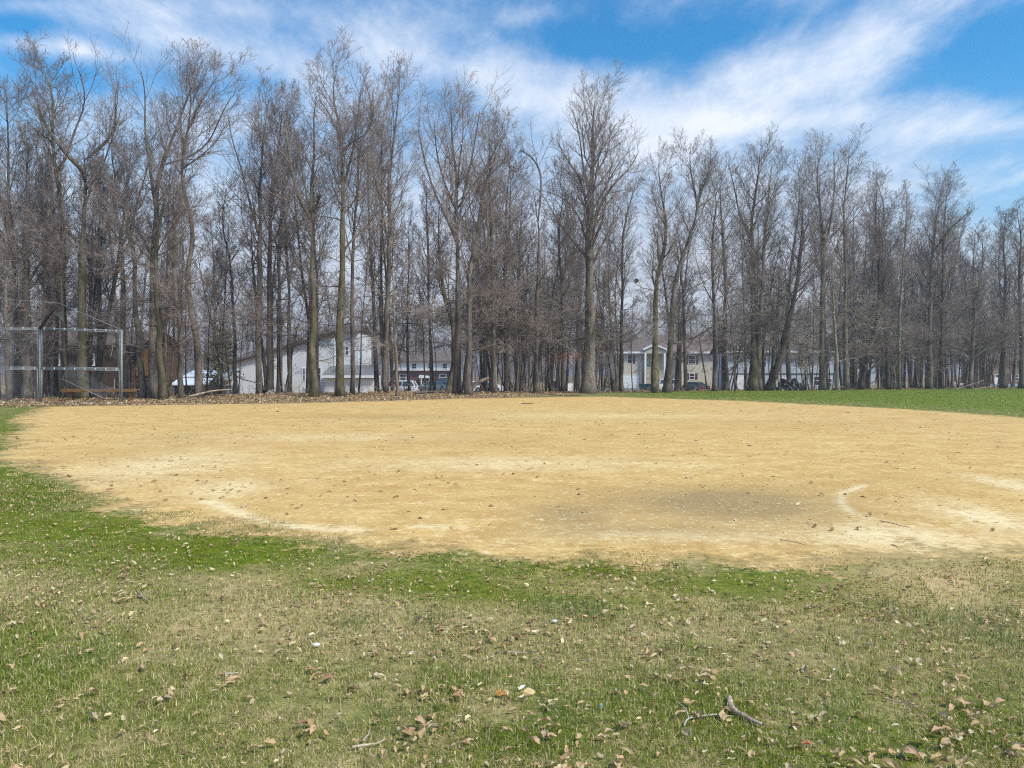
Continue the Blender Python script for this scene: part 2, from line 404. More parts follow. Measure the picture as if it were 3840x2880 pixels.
def build_ground():
    ys = [-6.0]
    while ys[-1] < 2.4: ys.append(ys[-1] + .4)
    while ys[-1] < 40: ys.append(ys[-1] * 1.011)
    while ys[-1] < 90: ys.append(ys[-1] * 1.016)
    while ys[-1] < 3000: ys.append(ys[-1] * 1.08)
    ys = np.array(ys)
    u = np.concatenate([np.linspace(-4, -.8, 30)[:-1], np.linspace(-.8, .8, 420), np.linspace(.8, 4, 30)[1:]])
    Yg, U = np.meshgrid(ys, u, indexing='ij')
    X = U * (np.maximum(Yg, -6) + 7.0)
    Z = ground_z(X, Yg)
    V = np.stack([X, Yg, Z], -1).reshape(-1, 3)
    mk = masks(X.ravel(), Yg.ravel())
    nr, nc = X.shape
    idx = np.arange(nr * nc).reshape(nr, nc)
    q = np.stack([idx[:-1, :-1], idx[:-1, 1:], idx[1:, 1:], idx[1:, :-1]], -1).reshape(-1, 4)
    dq = mk[0][q].mean(1); Yq = V[q, 1].mean(1)
    Tq = edge_depth(CX + F * V[q, 0].mean(1) / np.maximum(Yq, 1))
    sel = {'infield': dq > 0, 'lawn': (dq <= 0) & (Yq < Tq + 2), 'woodland_floor': (dq <= 0) & (Yq >= Tq + 2)}
    mat = ground_material()
    for name, sm in sel.items():
        qq = q[sm]; used = np.unique(qq); remap = np.full(len(V), -1); remap[used] = np.arange(len(used))
        me = mesh_np(name, V[used], remap[qq].ravel(), np.full(len(qq), 4), smooth=True)
        mm = [a[used] for a in mk]
        add_col(me, 'MaskA', np.stack([np.clip(mm[0] / 6 + .5, 0, 1), mm[1], mm[2]], -1))
        add_col(me, 'MaskB', np.stack([mm[3], mm[4], mm[5]], -1))
        add_col(me, 'MaskC', np.stack([mm[6], mm[7], mm[8]], -1))
        tag(obj(name, me, mat), {'infield': 'bare tan clay softball infield', 'lawn': 'patchy spring lawn around the infield', 'woodland_floor': 'leaf covered ground under the bare trees'}[name], kind='structure')
build_ground()

# ------------------------------------------------------------------ materials
def bark(name, c1, c2, moss=0.0):
    m, g = bark_free_mat(name)
    pos = g.node('ShaderNodeNewGeometry').outputs['Position']
    n1 = g.noise(g.mapping(pos, (1, 1, .22)), 8, 6, .72); n2 = g.noise(g.mapping(pos, (1, 1, .5)), 1.9, 5, .65); n3 = g.noise(g.mapping(pos, (1, 1, .3)), 34, 3)
    rnd = g.node('ShaderNodeObjectInfo').outputs['Random']
    col = g.mix(g.step(n1, .3, .7), c1, c2)
    col = g.mix(g.m('MULTIPLY', g.step(n2, .46, .62), .75), col, tuple(.55 * q for q in c1[:3]) + (1,))
    if moss: col = g.mix(g.m('MULTIPLY', g.step(n2, .35, .62), moss), col, (.085, .085, .028, 1))
    col = g.mix(1.0, col, g.mix(rnd, (.78, .77, .78, 1), (1.18, 1.16, 1.12, 1)), 'MULTIPLY')
    finish(g, col, .9, g.m('ADD', n1, g.m('MULTIPLY', n3, .5)), .7, .03, spec=.15)
    return m

def plain(name, c, rough=.6, var=.12, scale=6.0, spec=.3, metal=0.0, bump=0.0, stretch=(1, 1, 1)):
    m, g = bark_free_mat(name)
    pos = g.node('ShaderNodeNewGeometry').outputs['Position']
    n = g.noise(g.mapping(pos, stretch), scale, 5, .6)
    lo = tuple(max(0, q * (1 - var)) for q in c) + (1,); hi = tuple(min(1, q * (1 + var)) for q in c) + (1,)
    finish(g, g.mix(g.step(n, .3, .7), lo, hi), rough, n if bump else None, bump, .02, spec, metal)
    return m

def siding(name, c, pitch=.13, vertical=False, dirt=.25):
    m, g = bark_free_mat(name)
    pos = g.node('ShaderNodeNewGeometry').outputs['Position']
    s = g.node('ShaderNodeSeparateXYZ', {0: pos}).outputs['X' if vertical else 'Z']
    fr = g.m('FRACT', g.m('DIVIDE', s, pitch))
    n = g.noise(g.mapping(pos, (1, 1, .3)), 1.6, 5)
    col = g.mix(g.m('MULTIPLY', g.step(n, .4, .75), dirt), c + (1,), tuple(.62 * q for q in c) + (1,))
    col = g.mix(g.step(fr, .10, .0), col, tuple(.5 * q for q in c) + (1,))
    finish(g, col, .6, fr, .5, .015, .3)
    return m

def shingle(name, c):
    m, g = bark_free_mat(name)
    pos = g.node('ShaderNodeNewGeometry').outputs['Position']
    br = g.node('ShaderNodeTexBrick', {'Vector': g.mapping(pos, (1, 1, 1.6), rot=(R(90), 0, 0)), 'Color1': c + (1,), 'Color2': tuple(.72 * q for q in c) + (1,), 'Mortar': tuple(.5 * q for q in c) + (1,),
                                       'Scale': 3.0, 'Mortar Size': .02, 'Brick Width': .5, 'Row Height': .25})
    n = g.noise(pos, 2.0, 4)
    finish(g, g.mix(g.m('MULTIPLY', g.step(n, .4, .7), .4), br.outputs[0], tuple(1.35 * q for q in c) + (1,)), .9, None, spec=.15)
    return m

def vcol(name, rough=.8, spec=.2, var=.2, scale=80, trans=0.0):
    m, g = bark_free_mat(name)
    a = g.node('ShaderNodeAttribute', attribute_name='Col')
    pos = g.node('ShaderNodeNewGeometry').outputs['Position']
    n = g.noise(pos, scale, 3)
    col = g.mix(1.0, a.outputs['Color'], g.mix(n, (1 - var,) * 3 + (1,), (1 + var,) * 3 + (1,)), 'MULTIPLY')
    b = finish(g, col, rough, None, spec=spec)
    if trans:
        t = g.node('ShaderNodeBsdfTranslucent', {0: col}); mx = g.node('ShaderNodeMixShader', {0: trans})
        g.l.new(b.outputs[0], mx.inputs[1]); g.l.new(t.outputs[0], mx.inputs[2])
        out = [q for q in g.n if q.type == 'OUTPUT_MATERIAL'][0]; g.l.new(mx.outputs[0], out.inputs[0])
    return m

M = {
    'bark': bark('bark_grey_brown', (.105, .084, .066, 1), (.26, .215, .172, 1)),
    'bark_moss': bark('bark_mossy', (.105, .084, .052, 1), (.24, .20, .135, 1), .45),
    'bark_pale': bark('bark_pale', (.22, .175, .13, 1), (.40, .34, .27, 1)),
    'bark_dark': bark('bark_dark', (.07, .054, .044, 1), (.16, .128, .102, 1)),
    'twig': bark('twig_brown', (.25, .195, .172, 1), (.41, .335, .30, 1)),
    'twig_pale': bark('twig_pale', (.36, .29, .24, 1), (.58, .49, .42, 1)),
    'snag': bark('bark_rotten', (.15, .108, .07, 1), (.31, .238, .168, 1)),
    'galv': plain('galvanised_steel', (.27, .285, .29), .6, .2, 9, .3, .25),
    'wire': plain('fence_wire', (.22, .23, .235), .6, .1, 5, .2, .2),
    'wood_brown': plain('brown_stained_wood', (.22, .115, .045), .7, .3, 5, .2, stretch=(1, 8, 8)),
    'white_sid': siding('white_siding', (.74, .75, .76), .16),
    'beige_sid': siding('beige_siding', (.60, .53, .41), .15),
    'grey_sid': siding('blue_grey_siding', (.52, .56, .62), .15),
    'brown_sid': siding('dark_brown_siding', (.075, .045, .03), .2, True),
    'tan_sid': siding('tan_brown_siding', (.25, .165, .10), .2, True),
    'orange_wood': siding('orange_brown_wood', (.095, .05, .027), .2, True),
    'white': plain('white_paint', (.8, .8, .79), .5, .05, 2),
    'trim_brown': plain('brown_trim', (.08, .05, .038), .6),
    'roof_grey': shingle('grey_shingles', (.22, .215, .21)),
    'roof_brown': shingle('brown_shingles', (.19, .145, .122)),
    'roof_red': shingle('red_brown_shingles', (.25, .175, .15)),
    'metal_roof': plain('white_metal_roof', (.70, .74, .80), .4, .08, 2, .5),
    'glass': plain('dark_glass', (.03, .035, .04), .12, .2, 1, .6),
    'maroon': plain('maroon_paint', (.13, .03, .035), .6),
    'stone': plain('stone_veneer', (.42, .34, .24), .9, .4, 5, .2, bump=.3),
    'brick': plain('dark_brick', (.13, .062, .048), .9, .3, 8),
    'concrete': plain('grey_concrete', (.40, .40, .39), .9, .12, 2),
    'asphalt': plain('driveway_asphalt', (.17, .17, .17), .95, .15, 6),
    'bin': plain('green_plastic', (.008, .055, .045), .45, .15, 3),
    'tyre': plain('tyre_rubber', (.015, .015, .015), .8),
    'rim': plain('alloy', (.45, .46, .47), .3, .05, 2, .5, .7),
    'car_white': plain('white_car_paint', (.74, .76, .78), .22, .02, 1, .5),
    'car_grey': plain('slate_car_paint', (.12, .16, .19), .22, .05, 1, .6, .3),
    'car_black': plain('black_car_paint', (.018, .02, .024), .2, .05, 1, .6),
    'lamp': plain('clear_lamp', (.72, .75, .78), .15, .03, 1, .6),
    'redlamp': plain('red_lamp', (.42, .012, .015), .25, .03, 1, .5),
    'leaf': vcol('dead_leaf', .9, .05, .28, 110, .2),
    'blade': vcol('grass_blade', .8, .12, .15, 30, .3),
    'speck': vcol('debris', .9, .1, .2, 60),
    'tarp': plain('silver_tarp', (.50, .54, .58), .45, .15, 3, .4),
    'greybox': plain('grey_panel', (.23, .26, .28), .6, .1, 3),
    'pool_blue': plain('pool_cover', (.27, .52, .66), .5, .08, 2),
    'dark': plain('dark_brown_wood', (.05, .036, .028), .8),  # dark brown base colour of boards, posts and the black beam
    'evergreen': plain('evergreen_needles', (.20, .185, .085), .8, .35, 5, .15),
    'orange_leaf': plain('clinging_dead_leaf', (.24, .105, .04), .8, .3, 6, .15),
    'red': plain('red_plastic', (.35, .04, .03), .4),
    'pebble': plain('white_stone', (.75, .75, .74), .6, .06, 30),
    'log': bark('weathered_stick', (.40, .29, .20, 1), (.72, .58, .45, 1)),
    'lichen': bark('lichen_twig', (.46, .45, .37, 1), (.72, .70, .58, 1)),
    'rope': plain('yellow_rope', (.48, .38, .17), .8),
    'rock': plain('grey_rock', (.28, .24, .2), .9, .25, 6, .2, bump=.4),
    'nest': plain('nest_twigs', (.17, .11, .07), .9, .4, 20),
}
# ------------------------------------------------------------------ trees
def grow(pos, dr, L, r0, r1, n, wander, up, rg, power=1.0):
    N = len(pos); P = np.zeros((N, n + 1, 3)); P[:, 0] = pos
    d = dr / (np.linalg.norm(dr, axis=1, keepdims=True) + 1e-9)
    upv = np.zeros((N, 3)); upv[:, 2] = up
    for k in range(n):
        d = d + rg.normal(0, wander, (N, 3)) + upv
        d /= np.linalg.norm(d, axis=1, keepdims=True)
        P[:, k + 1] = P[:, k] + d * (L / n)[:, None]
    t = np.linspace(0, 1, n + 1)[None] ** power
    return P, r0[:, None] * (1 - t) + r1[:, None] * t

def spawn(P, Rr, cnt, lo, hi, a0, a1, rg, flat=0.0):
    N, n, _ = P.shape
    t = lo + (hi - lo) * (np.arange(cnt)[None] + rg.random((N, cnt))) / cnt
    f = t * (n - 1); i = np.minimum(f.astype(int), n - 2); fr = (f - i)[..., None]
    row = np.arange(N)[:, None]
    p0, p1 = P[row, i], P[row, i + 1]
    pos = p0 * (1 - fr) + p1 * fr
    tan = p1 - p0; tan /= np.linalg.norm(tan, axis=2, keepdims=True) + 1e-9
    rad = Rr[row, i] * (1 - fr[..., 0]) + Rr[row, i + 1] * fr[..., 0]
    ref = np.where(np.abs(tan[..., 2:3]) > .8, np.array([1., 0, 0]), np.array([0, 0, 1.]))
    b1 = np.cross(tan, ref); b1 /= np.linalg.norm(b1, axis=2, keepdims=True) + 1e-9
    b2 = np.cross(tan, b1)
    az = np.arange(cnt)[None] * 2.4 + rg.random((N, 1)) * 6.28 + rg.normal(0, .5, (N, cnt))
    a = a0 + (a1 - a0) * rg.random((N, cnt))
    ca, sa = np.cos(a)[..., None], np.sin(a)[..., None]
    v = b1 * np.cos(az)[..., None] + b2 * np.sin(az)[..., None]
    if flat: v = v * np.array([1, 1, 1 - flat]); v /= np.linalg.norm(v, axis=2, keepdims=True) + 1e-9
    d = tan * ca + v * sa
    return pos.reshape(-1, 3), d.reshape(-1, 3), t.reshape(-1), rad.reshape(-1), np.repeat(np.arange(N), cnt)

def blen(P): return np.linalg.norm(np.diff(P, axis=1), axis=2).sum(1)

def resample(pts, n):
    pts = np.asarray(pts, float)
    s = np.concatenate([[0], np.cumsum(np.linalg.norm(np.diff(pts, axis=0), axis=1))])
    q = np.linspace(0, s[-1], n)
    o = np.stack([np.interp(q, s, pts[:, k]) for k in range(3)], -1)
    for _ in range(2): o[1:-1] = .25 * o[:-2] + .5 * o[1:-1] + .25 * o[2:]
    return o

TWIG = 1.0
def tree_meshes(stems, rg, n1=16, tmin=.38, a1=(24, 46), l1=.21, n2=9, n3=7, n4=5, skirt=6, up=.10, rmin=.005, limbs=(), skirt_len=3.8, H=None, twig_levels=4):
    """stems, limbs: lists of (points, radii)"""
    tr, cr = [], []
    n = 26
    L1P, L1R = [], []
    for pts, rad in stems:
        tr.append(tubes(pts[None], rad[None], 9, caps=True))
        h = H or (pts[-1, 2] - pts[0, 2])
        P, Rr = pts[None], rad[None]
        pos, d, t, r, _ = spawn(P, Rr, n1, tmin, .98, R(a1[0]), R(a1[1]), rg)
        tt = (t - tmin) / (1 - tmin)
        L = h * l1 * (1.15 - .62 * tt) * rg.uniform(.65, 1.25, len(t))
        p, q = grow(pos, d, L, np.maximum(r * .44, .016), np.full(len(t), .007), 12, .085, up * .7, rg, .85)
        L1P.append(p); L1R.append(q)
        if skirt:
            pos, d, t, r, _ = spawn(P, Rr, skirt, .19, tmin + .08, R(58), R(96), rg)
            L = rg.uniform(.45, 1.0, len(t)) * skirt_len
            p, q = grow(pos, d, L, np.minimum(r * .3, .035), np.full(len(t), .006), 12, .11, .012, rg, .8)
            L1P.append(p); L1R.append(q)
    for pts, rad in limbs:
        p = resample(pts, 13)[None]; q = np.interp(np.linspace(0, 1, 13), np.linspace(0, 1, len(rad)), rad)[None]
        L1P.append(p); L1R.append(q); tr.append(tubes(p, q, 7, caps=True))
    P1 = np.concatenate(L1P); R1 = np.concatenate(L1R)
    tr.append(tubes(P1, R1, 5))
    def nxt(P, Rr, cnt, lo, a, ratio, n, wander, up_, r0k, r0max, r1):
        pos, d, t, r, pi = spawn(P, Rr, cnt, lo, .99, R(a[0]), R(a[1]), rg)
        L = blen(P)[pi] * ratio * (1.15 - .6 * t) * rg.uniform(.55, 1.3, len(t))
        return grow(pos, d, L, np.clip(r * r0k, rmin, r0max), np.full(len(t), r1), n, wander, up_, rg)
    P2, R2 = nxt(P1, R1, n2, .12, (24, 50), .50, 7, .075, up * .6, .55, .028, rmin)
    cr.append(tubes(P2, R2, 4))
    P3, R3 = nxt(P2, R2, n3, .12, (24, 50), .52, 5, .085, up * .5, .7, .0115, rmin * .8)
    cr.append(tubes(P3, R3, 3))
    if n4:
        P4, R4 = nxt(P3, R3, n4, .15, (22, 50), .62, 3, .09, up * .4, .85, .007, rmin * .55)
        cr.append(tubes(P4, R4, 3))
    return join(tr), join(cr), P2

def auto_stem(base, H, r, rg, lean=.04, wob=.018, n=26):
    d = np.array([[rg.normal(0, lean), rg.normal(0, lean), 1.0]])
    P, _ = grow(np.array([base], float), d, np.array([H]), np.array([r]), np.array([.01]), n - 1, wob, .012, rg)
    return P[0], stem_radii(n, r, H)

def stem_radii(n, r, H, tip=.012):
    t = np.linspace(0, 1, n)
    rr = r * (1 - t) ** .85 + tip
    k = np.random.default_rng(int(r * 1e6) % 99991)
    wob = np.convolve(k.normal(0, .13, n + 2), [.3, .5, .3], 'valid')
    return rr * (1 + .45 * np.exp(-t * H / .45)) * (1 + wob)

def tree_object(name, data, base, mats, label=None, cat='tree', group=None, top=None):
    (tV, tl, tc), (cV, cl, cc), _ = data
    if top is not None:                       # keep the crown under the height read from the photograph
        f = (top - base[2]) / (np.percentile(cV[:, 2], 99.9) - base[2])
        if f < 1:
            tV = tV.copy(); cV = cV.copy()
            for V in (tV, cV): V[:, 2] = base[2] + (V[:, 2] - base[2]) * f
    root = empty(name, base, label, cat, group)
    b = np.array(base)
    obj('trunk', mesh_np('trunk', tV - b, tl, tc, smooth=True), M[mats[0]], root)
    obj('crown', mesh_np('crown', cV - b, cl, cc, smooth=True), M[mats[1]], root)
    return root

def px_stem(pts, Y, w, rg, jit=.35, n=26, top=None):
    """trunk read from the photograph at depth Y; w = width in pixels at its foot"""
    pts = [list(p) for p in pts]
    X0 = wx(pts[0][0], Y); z0 = float(ground_z(X0, Y)) - .12
    world = []
    dy = 0.0
    for k, (px, py) in enumerate(pts):
        if k: dy += rg.normal(0, jit)
        yy = Y + dy
        world.append((wx(px, yy), yy, wz(py, yy)))
    world[0] = (X0, Y, z0)
    P = resample(world, n)
    P[1:-1, :2] += np.convolve(rg.normal(0, .045, n), [.3, .4, .3], 'valid')[:, None] * np.array([[1, .6]])
    H = P[-1, 2] - z0
    return P, stem_radii(n, .88 * w / 2 / F * Y, H)

def px_limb(pts, Y, w0, w1, rg, jit=.5):
    dy, out = 0.0, []
    for k, (px, py) in enumerate(pts):
        if k: dy += rg.normal(0, jit)
        out.append((wx(px, Y + dy), Y + dy, wz(py, Y + dy)))
    return np.array(out), np.linspace(w0 / 2 / F * Y, w1 / 2 / F * Y, len(pts))

FRONT = [
 # label, depth, bark, [(stem points, foot width)], [(limb points, w0, w1)], options
 ('tall mossy trunk behind the backstop, its top broken into a wide fork', 37.2, 'bark_moss',
  [([(305, 1500), (313, 1238), (308, 1082), (306, 910), (314, 766), (317, 690), (318, 630), (310, 540), (312, 490)], 44)],
  [([(312, 500), (335, 470), (358, 451), (391, 424), (410, 340), (400, 250), (420, 190)], 20, 3), ([(308, 600), (292, 563), (258, 530), (219, 507), (189, 451), (142, 378), (116, 330), (112, 290)], 20, 9),
   ([(303, 885), (270, 850), (238, 811), (183, 766), (111, 722), (0, 712), (-90, 690)], 22, 8), ([(322, 640), (345, 560), (370, 470), (400, 380), (420, 300)], 9, 3)], dict(n1=9, tmin=.72, l1=.16, skirt=2)),
 ('tall mossy trunk left of the thickest one behind the backstop, long bare bole', 38.0, 'bark_moss',
  [([(240, 1492), (238, 1100), (236, 905), (230, 811), (222, 683), (213, 600), (209, 583), (197, 497), (199, 424), (192, 351), (212, 310), (190, 230), (140, 140)], 27)],
  [([(222, 590), (259, 550), (268, 497), (290, 424), (310, 380), (325, 345), (331, 285), (300, 190)], 14, 3), ([(197, 500), (150, 440), (125, 410)], 7, 4)], dict(n1=14, tmin=.62, l1=.18, skirt=2)),
 ('dark straight tree just right of the backstop corner post', 38.5, 'bark',
  [([(470, 1492), (471, 1376), (462, 1180), (460, 933), (463, 860), (450, 780), (431, 720), (431, 630), (420, 520), (425, 400)], 26)], [([(463, 880), (500, 800), (520, 690), (560, 560), (570, 470)], 12, 3)], dict(n1=16, tmin=.5)),
 ('leaning first stem of the clump beyond the bench end', 37.8, 'bark',
  [([(535, 1490), (520, 1210), (505, 1100), (512, 960), (500, 860), (470, 780), (480, 640), (470, 500)], 26)], [], dict(n1=14, tmin=.5)),
 ('thick middle stem of the clump beyond the bench end, knotty dark upper trunk', 37.5, 'bark',
  [([(573, 1490), (571, 1250), (571, 1099), (577, 933), (585, 766), (583, 690), (592, 600), (610, 540), (643, 464), (663, 385), (703, 278), (736, 200), (760, 130)], 34)],
  [([(585, 760), (560, 620), (545, 500), (530, 380), (540, 260), (520, 170)], 16, 3), ([(610, 560), (690, 500), (760, 440), (800, 330), (840, 250)], 11, 3), ([(577, 930), (530, 850), (510, 800)], 14, 9)], dict(n1=11, tmin=.5, l1=.2)),
 ('pale stem with a split foot, rightmost of the clump beyond the bench', 36.9, 'bark_moss',
  [([(614, 1486), (606, 1380), (600, 1293), (593, 1099), (590, 980), (582, 877), (600, 760), (628, 660), (640, 560)], 32)], [], dict(n1=12, tmin=.55)),
 ('sinuous tree swaying right then left beside the white metal roof', 38.5, 'bark',
  [([(749, 1476), (742, 1330), (736, 1220), (715, 1155), (703, 1044), (708, 960), (727, 866), (723, 783), (701, 711), (679, 628), (690, 560), (680, 500), (700, 424), (760, 300), (830, 190)], 27)],
  [([(683, 560), (672, 440), (690, 330), (690, 230), (670, 140)], 12, 3), ([(690, 560), (740, 500), (790, 450), (830, 370)], 9, 3)], dict(n1=15, tmin=.62, l1=.2)),
 ('straight grey stem crossing the sinuous tree before the white metal roof', 38.0, 'bark',
  [([(682, 1488), (675, 1300), (665, 1150), (655, 1000), (660, 850), (650, 700), (655, 560)], 22)], [], dict(n1=12, tmin=.55)),
 ('straight tree at the left corner of the white house', 40.5, 'bark',
  [([(975, 1482), (972, 1210), (972, 1044), (975, 822), (978, 655), (985, 500), (1000, 370), (1010, 270)], 27)], [([(975, 820), (930, 700), (900, 560), (860, 440), (850, 350)], 12, 3)], dict(n1=18, tmin=.42)),
 ('dark straight twin trunk in front of the white house gable', 40.2, 'bark_dark',
  [([(1010, 1485), (1008, 1300), (1011, 1099), (1014, 822), (1016, 700), (1016, 600), (1035, 480), (1050, 380), (1060, 260)], 27)], [([(1015, 740), (1000, 660), (1010, 540), (990, 400)], 12, 3)], dict(n1=18, tmin=.45)),
 ('knobby thick tree before the white house, swollen fork halfway up', 39.3, 'bark_moss',
  [([(1178, 1488), (1173, 1340), (1174, 1210), (1172, 1000), (1173, 870), (1168, 800)], 36)],
  [([(1168, 810), (1144, 750), (1122, 683), (1105, 600), (1090, 500), (1080, 400)], 17, 3), ([(1172, 800), (1178, 700), (1188, 597), (1194, 510), (1185, 420), (1200, 330)], 17, 3), ([(1180, 810), (1200, 750), (1212, 710)], 15, 10), ([(1150, 760), (1150, 640), (1130, 520), (1110, 420)], 10, 3)], dict(n1=5, tmin=.75, l1=.3, H=15)),
 ('tallest slender tree, its crown reaching highest against the clouds', 39.8, 'bark_moss',
  [([(1274, 1490), (1276, 1300), (1277, 1099), (1283, 877), (1288, 655), (1286, 600), (1287, 540), (1281, 464), (1275, 371), (1261, 298), (1251, 219), (1262, 110)], 33)],
  [([(1288, 600), (1318, 517), (1338, 411), (1345, 330), (1358, 220)], 13, 3), ([(1284, 880), (1310, 860), (1351, 822), (1390, 780), (1440, 700)], 11, 3), ([(1278, 380), (1240, 340), (1225, 290), (1190, 240)], 8, 3), ([(1284, 640), (1230, 690), (1190, 715)], 7, 2), ([(1330, 450), (1385, 380), (1400, 260)], 8, 3)], dict(n1=20, tmin=.5, l1=.18)),
 ('slim tree close right of the tallest one', 41, 'bark',
  [([(1320, 1488), (1321, 1300), (1321, 1099), (1327, 822), (1345, 700), (1335, 560), (1390, 400), (1400, 290)], 20)], [], dict(n1=18, tmin=.42)),
 ('forked tree behind the pale broken trunk near the white car', 42, 'bark',
  [([(1446, 1478), (1450, 1300), (1455, 1155), (1455, 933), (1468, 850), (1460, 780), (1454, 730), (1457, 630), (1477, 530), (1490, 398), (1500, 280)], 25)], [([(1460, 930), (1440, 820), (1415, 700), (1390, 600), (1400, 480)], 11, 3)], dict(n1=18, tmin=.42)),
 ('pale orange broken trunk with stripped bark beside the white car', 40.5, 'snag',
  [([(1490, 1482), (1484, 1340), (1481, 1240), (1474, 1130), (1471, 1060), (1475, 1010)], 15)], [], dict(n1=3, tmin=.6, l1=.08, skirt=2, H=8)),
 ('broad fan-crowned tree, its long limbs opening like a vase before the white cloud', 43, 'bark',
  [([(1717, 1476), (1718, 1280), (1718, 1099), (1715, 862), (1709, 729), (1715, 597), (1700, 480), (1685, 290)], 30)],
  [([(1714, 860), (1680, 760), (1630, 650), (1590, 500), (1575, 400)], 14, 3), ([(1713, 800), (1740, 660), (1770, 520), (1790, 400), (1800, 320)], 14, 3), ([(1712, 740), (1670, 620), (1640, 500), (1630, 360)], 11, 3), ([(1715, 730), (1760, 640), (1830, 540), (1880, 420)], 11, 3), ([(1712, 660), (1725, 520), (1740, 400), (1735, 300)], 9, 3)], dict(n1=16, tmin=.5, l1=.24, up=.13)),
 ('second trunk against the fan-crowned tree, bending out to the right', 42.5, 'bark',
  [([(1756, 1474), (1758, 1300), (1760, 1099), (1757, 960), (1782, 877), (1800, 760), (1812, 640), (1850, 520), (1900, 400)], 27)], [([(1765, 930), (1830, 850), (1880, 760), (1940, 640)], 11, 3)], dict(n1=16, tmin=.42)),
 ('slim straight tree right of the white sedan', 45, 'bark', [([(1857, 1473), (1853, 1250), (1850, 1044), (1842, 766), (1833, 600), (1840, 480), (1830, 380)], 20)], [], dict(n1=18, tmin=.4)),
 ('thin ruddy tree before the little white sheds', 45.5, 'bark_dark', [([(1900, 1473), (1898, 1200), (1894, 877), (1900, 655), (1915, 520), (1905, 430)], 18)], [], dict(n1=16, tmin=.4)),
 ('broken snag with a jagged dead point and one hooked limb', 46, 'bark',
  [([(2010, 1468), (2012, 1250), (2013, 1099), (2019, 933), (2022, 822), (2010, 770), (2000, 715)], 21)], [([(2020, 840), (2027, 739), (2030, 661), (2014, 620), (1990, 590), (1950, 570)], 11, 4)], dict(n1=6, tmin=.5, l1=.13)),
 ('massive dark tree at the centre of the wood edge, standing alone above its neighbours', 47, 'bark',
  [([(2208, 1478), (2209, 1380), (2213, 1266), (2210, 1099), (2216, 933), (2213, 829), (2218, 663), (2224, 464), (2224, 371), (2231, 285)], 56)],
  [([(2213, 830), (2257, 696), (2297, 630), (2364, 563), (2390, 500)], 17, 3), ([(2210, 800), (2198, 729), (2171, 597), (2118, 530), (2085, 450)], 14, 3), ([(2214, 720), (2184, 563), (2171, 431), (2145, 331)], 11, 3), ([(2214, 900), (2265, 760), (2270, 640), (2300, 520)], 14, 3),
   ([(2222, 560), (2260, 480), (2290, 420), (2310, 380)], 8, 3), ([(2205, 900), (2170, 760), (2120, 690), (2050, 660)], 10, 3), ([(2212, 1240), (2170, 1260), (2100, 1250), (2020, 1290)], 9, 2), ([(2215, 1250), (2260, 1340), (2290, 1400)], 7, 2), ([(2216, 1270), (2290, 1250), (2370, 1230), (2430, 1190)], 9, 2)], dict(n1=24, tmin=.42, l1=.24, up=.14)),
 ('thick split-barked tree beside the green bins', 48, 'bark_moss',
  [([(2458, 1476), (2457, 1380), (2460, 1210), (2460, 1100), (2460, 1016), (2474, 960), (2493, 905), (2500, 800), (2480, 690), (2470, 560)], 32)], [], dict(n1=16, tmin=.45)),
 ('leaning tree right of the green bins, crown thrown to the right', 49, 'bark',
  [([(2500, 1474), (2515, 1300), (2520, 1210), (2526, 1071), (2549, 960), (2576, 888), (2599, 811), (2621, 739), (2600, 650), (2580, 560), (2590, 500)], 28)],
  [([(2621, 740), (2680, 690), (2710, 640)], 10, 3), ([(2621, 745), (2640, 640), (2670, 550)], 9, 3), ([(2520, 1300), (2600, 1260), (2680, 1200), (2760, 1150), (2830, 1120)], 9, 2)], dict(n1=14, tmin=.5, l1=.2)),
 ('stout forked tree in front of the blue-grey house', 54, 'bark_moss',
  [([(2822, 1468), (2826, 1330), (2827, 1238), (2825, 1044), (2822, 877), (2816, 766), (2838, 655), (2850, 510)], 34)], [([(2824, 1300), (2780, 1350), (2730, 1400)], 10, 4), ([(2826, 1240), (2870, 1200), (2920, 1130)], 10, 3), ([(2820, 880), (2780, 760), (2760, 640), (2740, 560)], 12, 3)], dict(n1=22, tmin=.4)),
 ('twin trunk close right of the stout forked tree', 54.6, 'bark', [([(2842, 1468), (2850, 1200), (2861, 988), (2868, 860), (2880, 720), (2895, 560)], 25)], [], dict(n1=20, tmin=.4)),
 ('heavy trunk leaning right behind the dark brush pile', 55, 'bark_dark', [([(2880, 1470), (2905, 1404), (2935, 1300), (2955, 1210), (2985, 1080), (2999, 988), (3010, 822), (3005, 700)], 31)], [], dict(n1=16, tmin=.4)),
 ('straight dark tree before the right end of the blue-grey house', 57, 'bark',
  [([(3084, 1466), (3082, 1300), (3082, 1099), (3094, 877), (3082, 794), (3071, 711), (3060, 600), (3075, 510)], 25)], [([(3090, 880), (3116, 811), (3132, 683), (3130, 510)], 11, 3)], dict(n1=22, tmin=.4)),
 ('thin pale smooth trunk right of the small earth mound', 56, 'bark_pale', [([(3140, 1464), (3136, 1300), (3130, 1182), (3120, 1050), (3122, 900)], 15)], [], dict(n1=10, tmin=.5)),
 ('slim upright tree over the pale gable wall', 59, 'bark', [([(3172, 1466), (3170, 1200), (3171, 933), (3160, 766), (3175, 640), (3185, 510)], 22)], [], dict(n1=20, tmin=.38)),
 ('dark many-limbed tree leaning right of the pale gable wall', 60, 'bark_dark', [([(3225, 1466), (3250, 1340), (3293, 1182), (3300, 1050), (3290, 900), (3280, 760), (3290, 640)], 22)],
  [([(3240, 1400), (3320, 1330), (3420, 1290), (3520, 1240)], 10, 3), ([(3260, 1330), (3340, 1300), (3470, 1360), (3560, 1380)], 7, 2)], dict(n1=18, tmin=.35)),
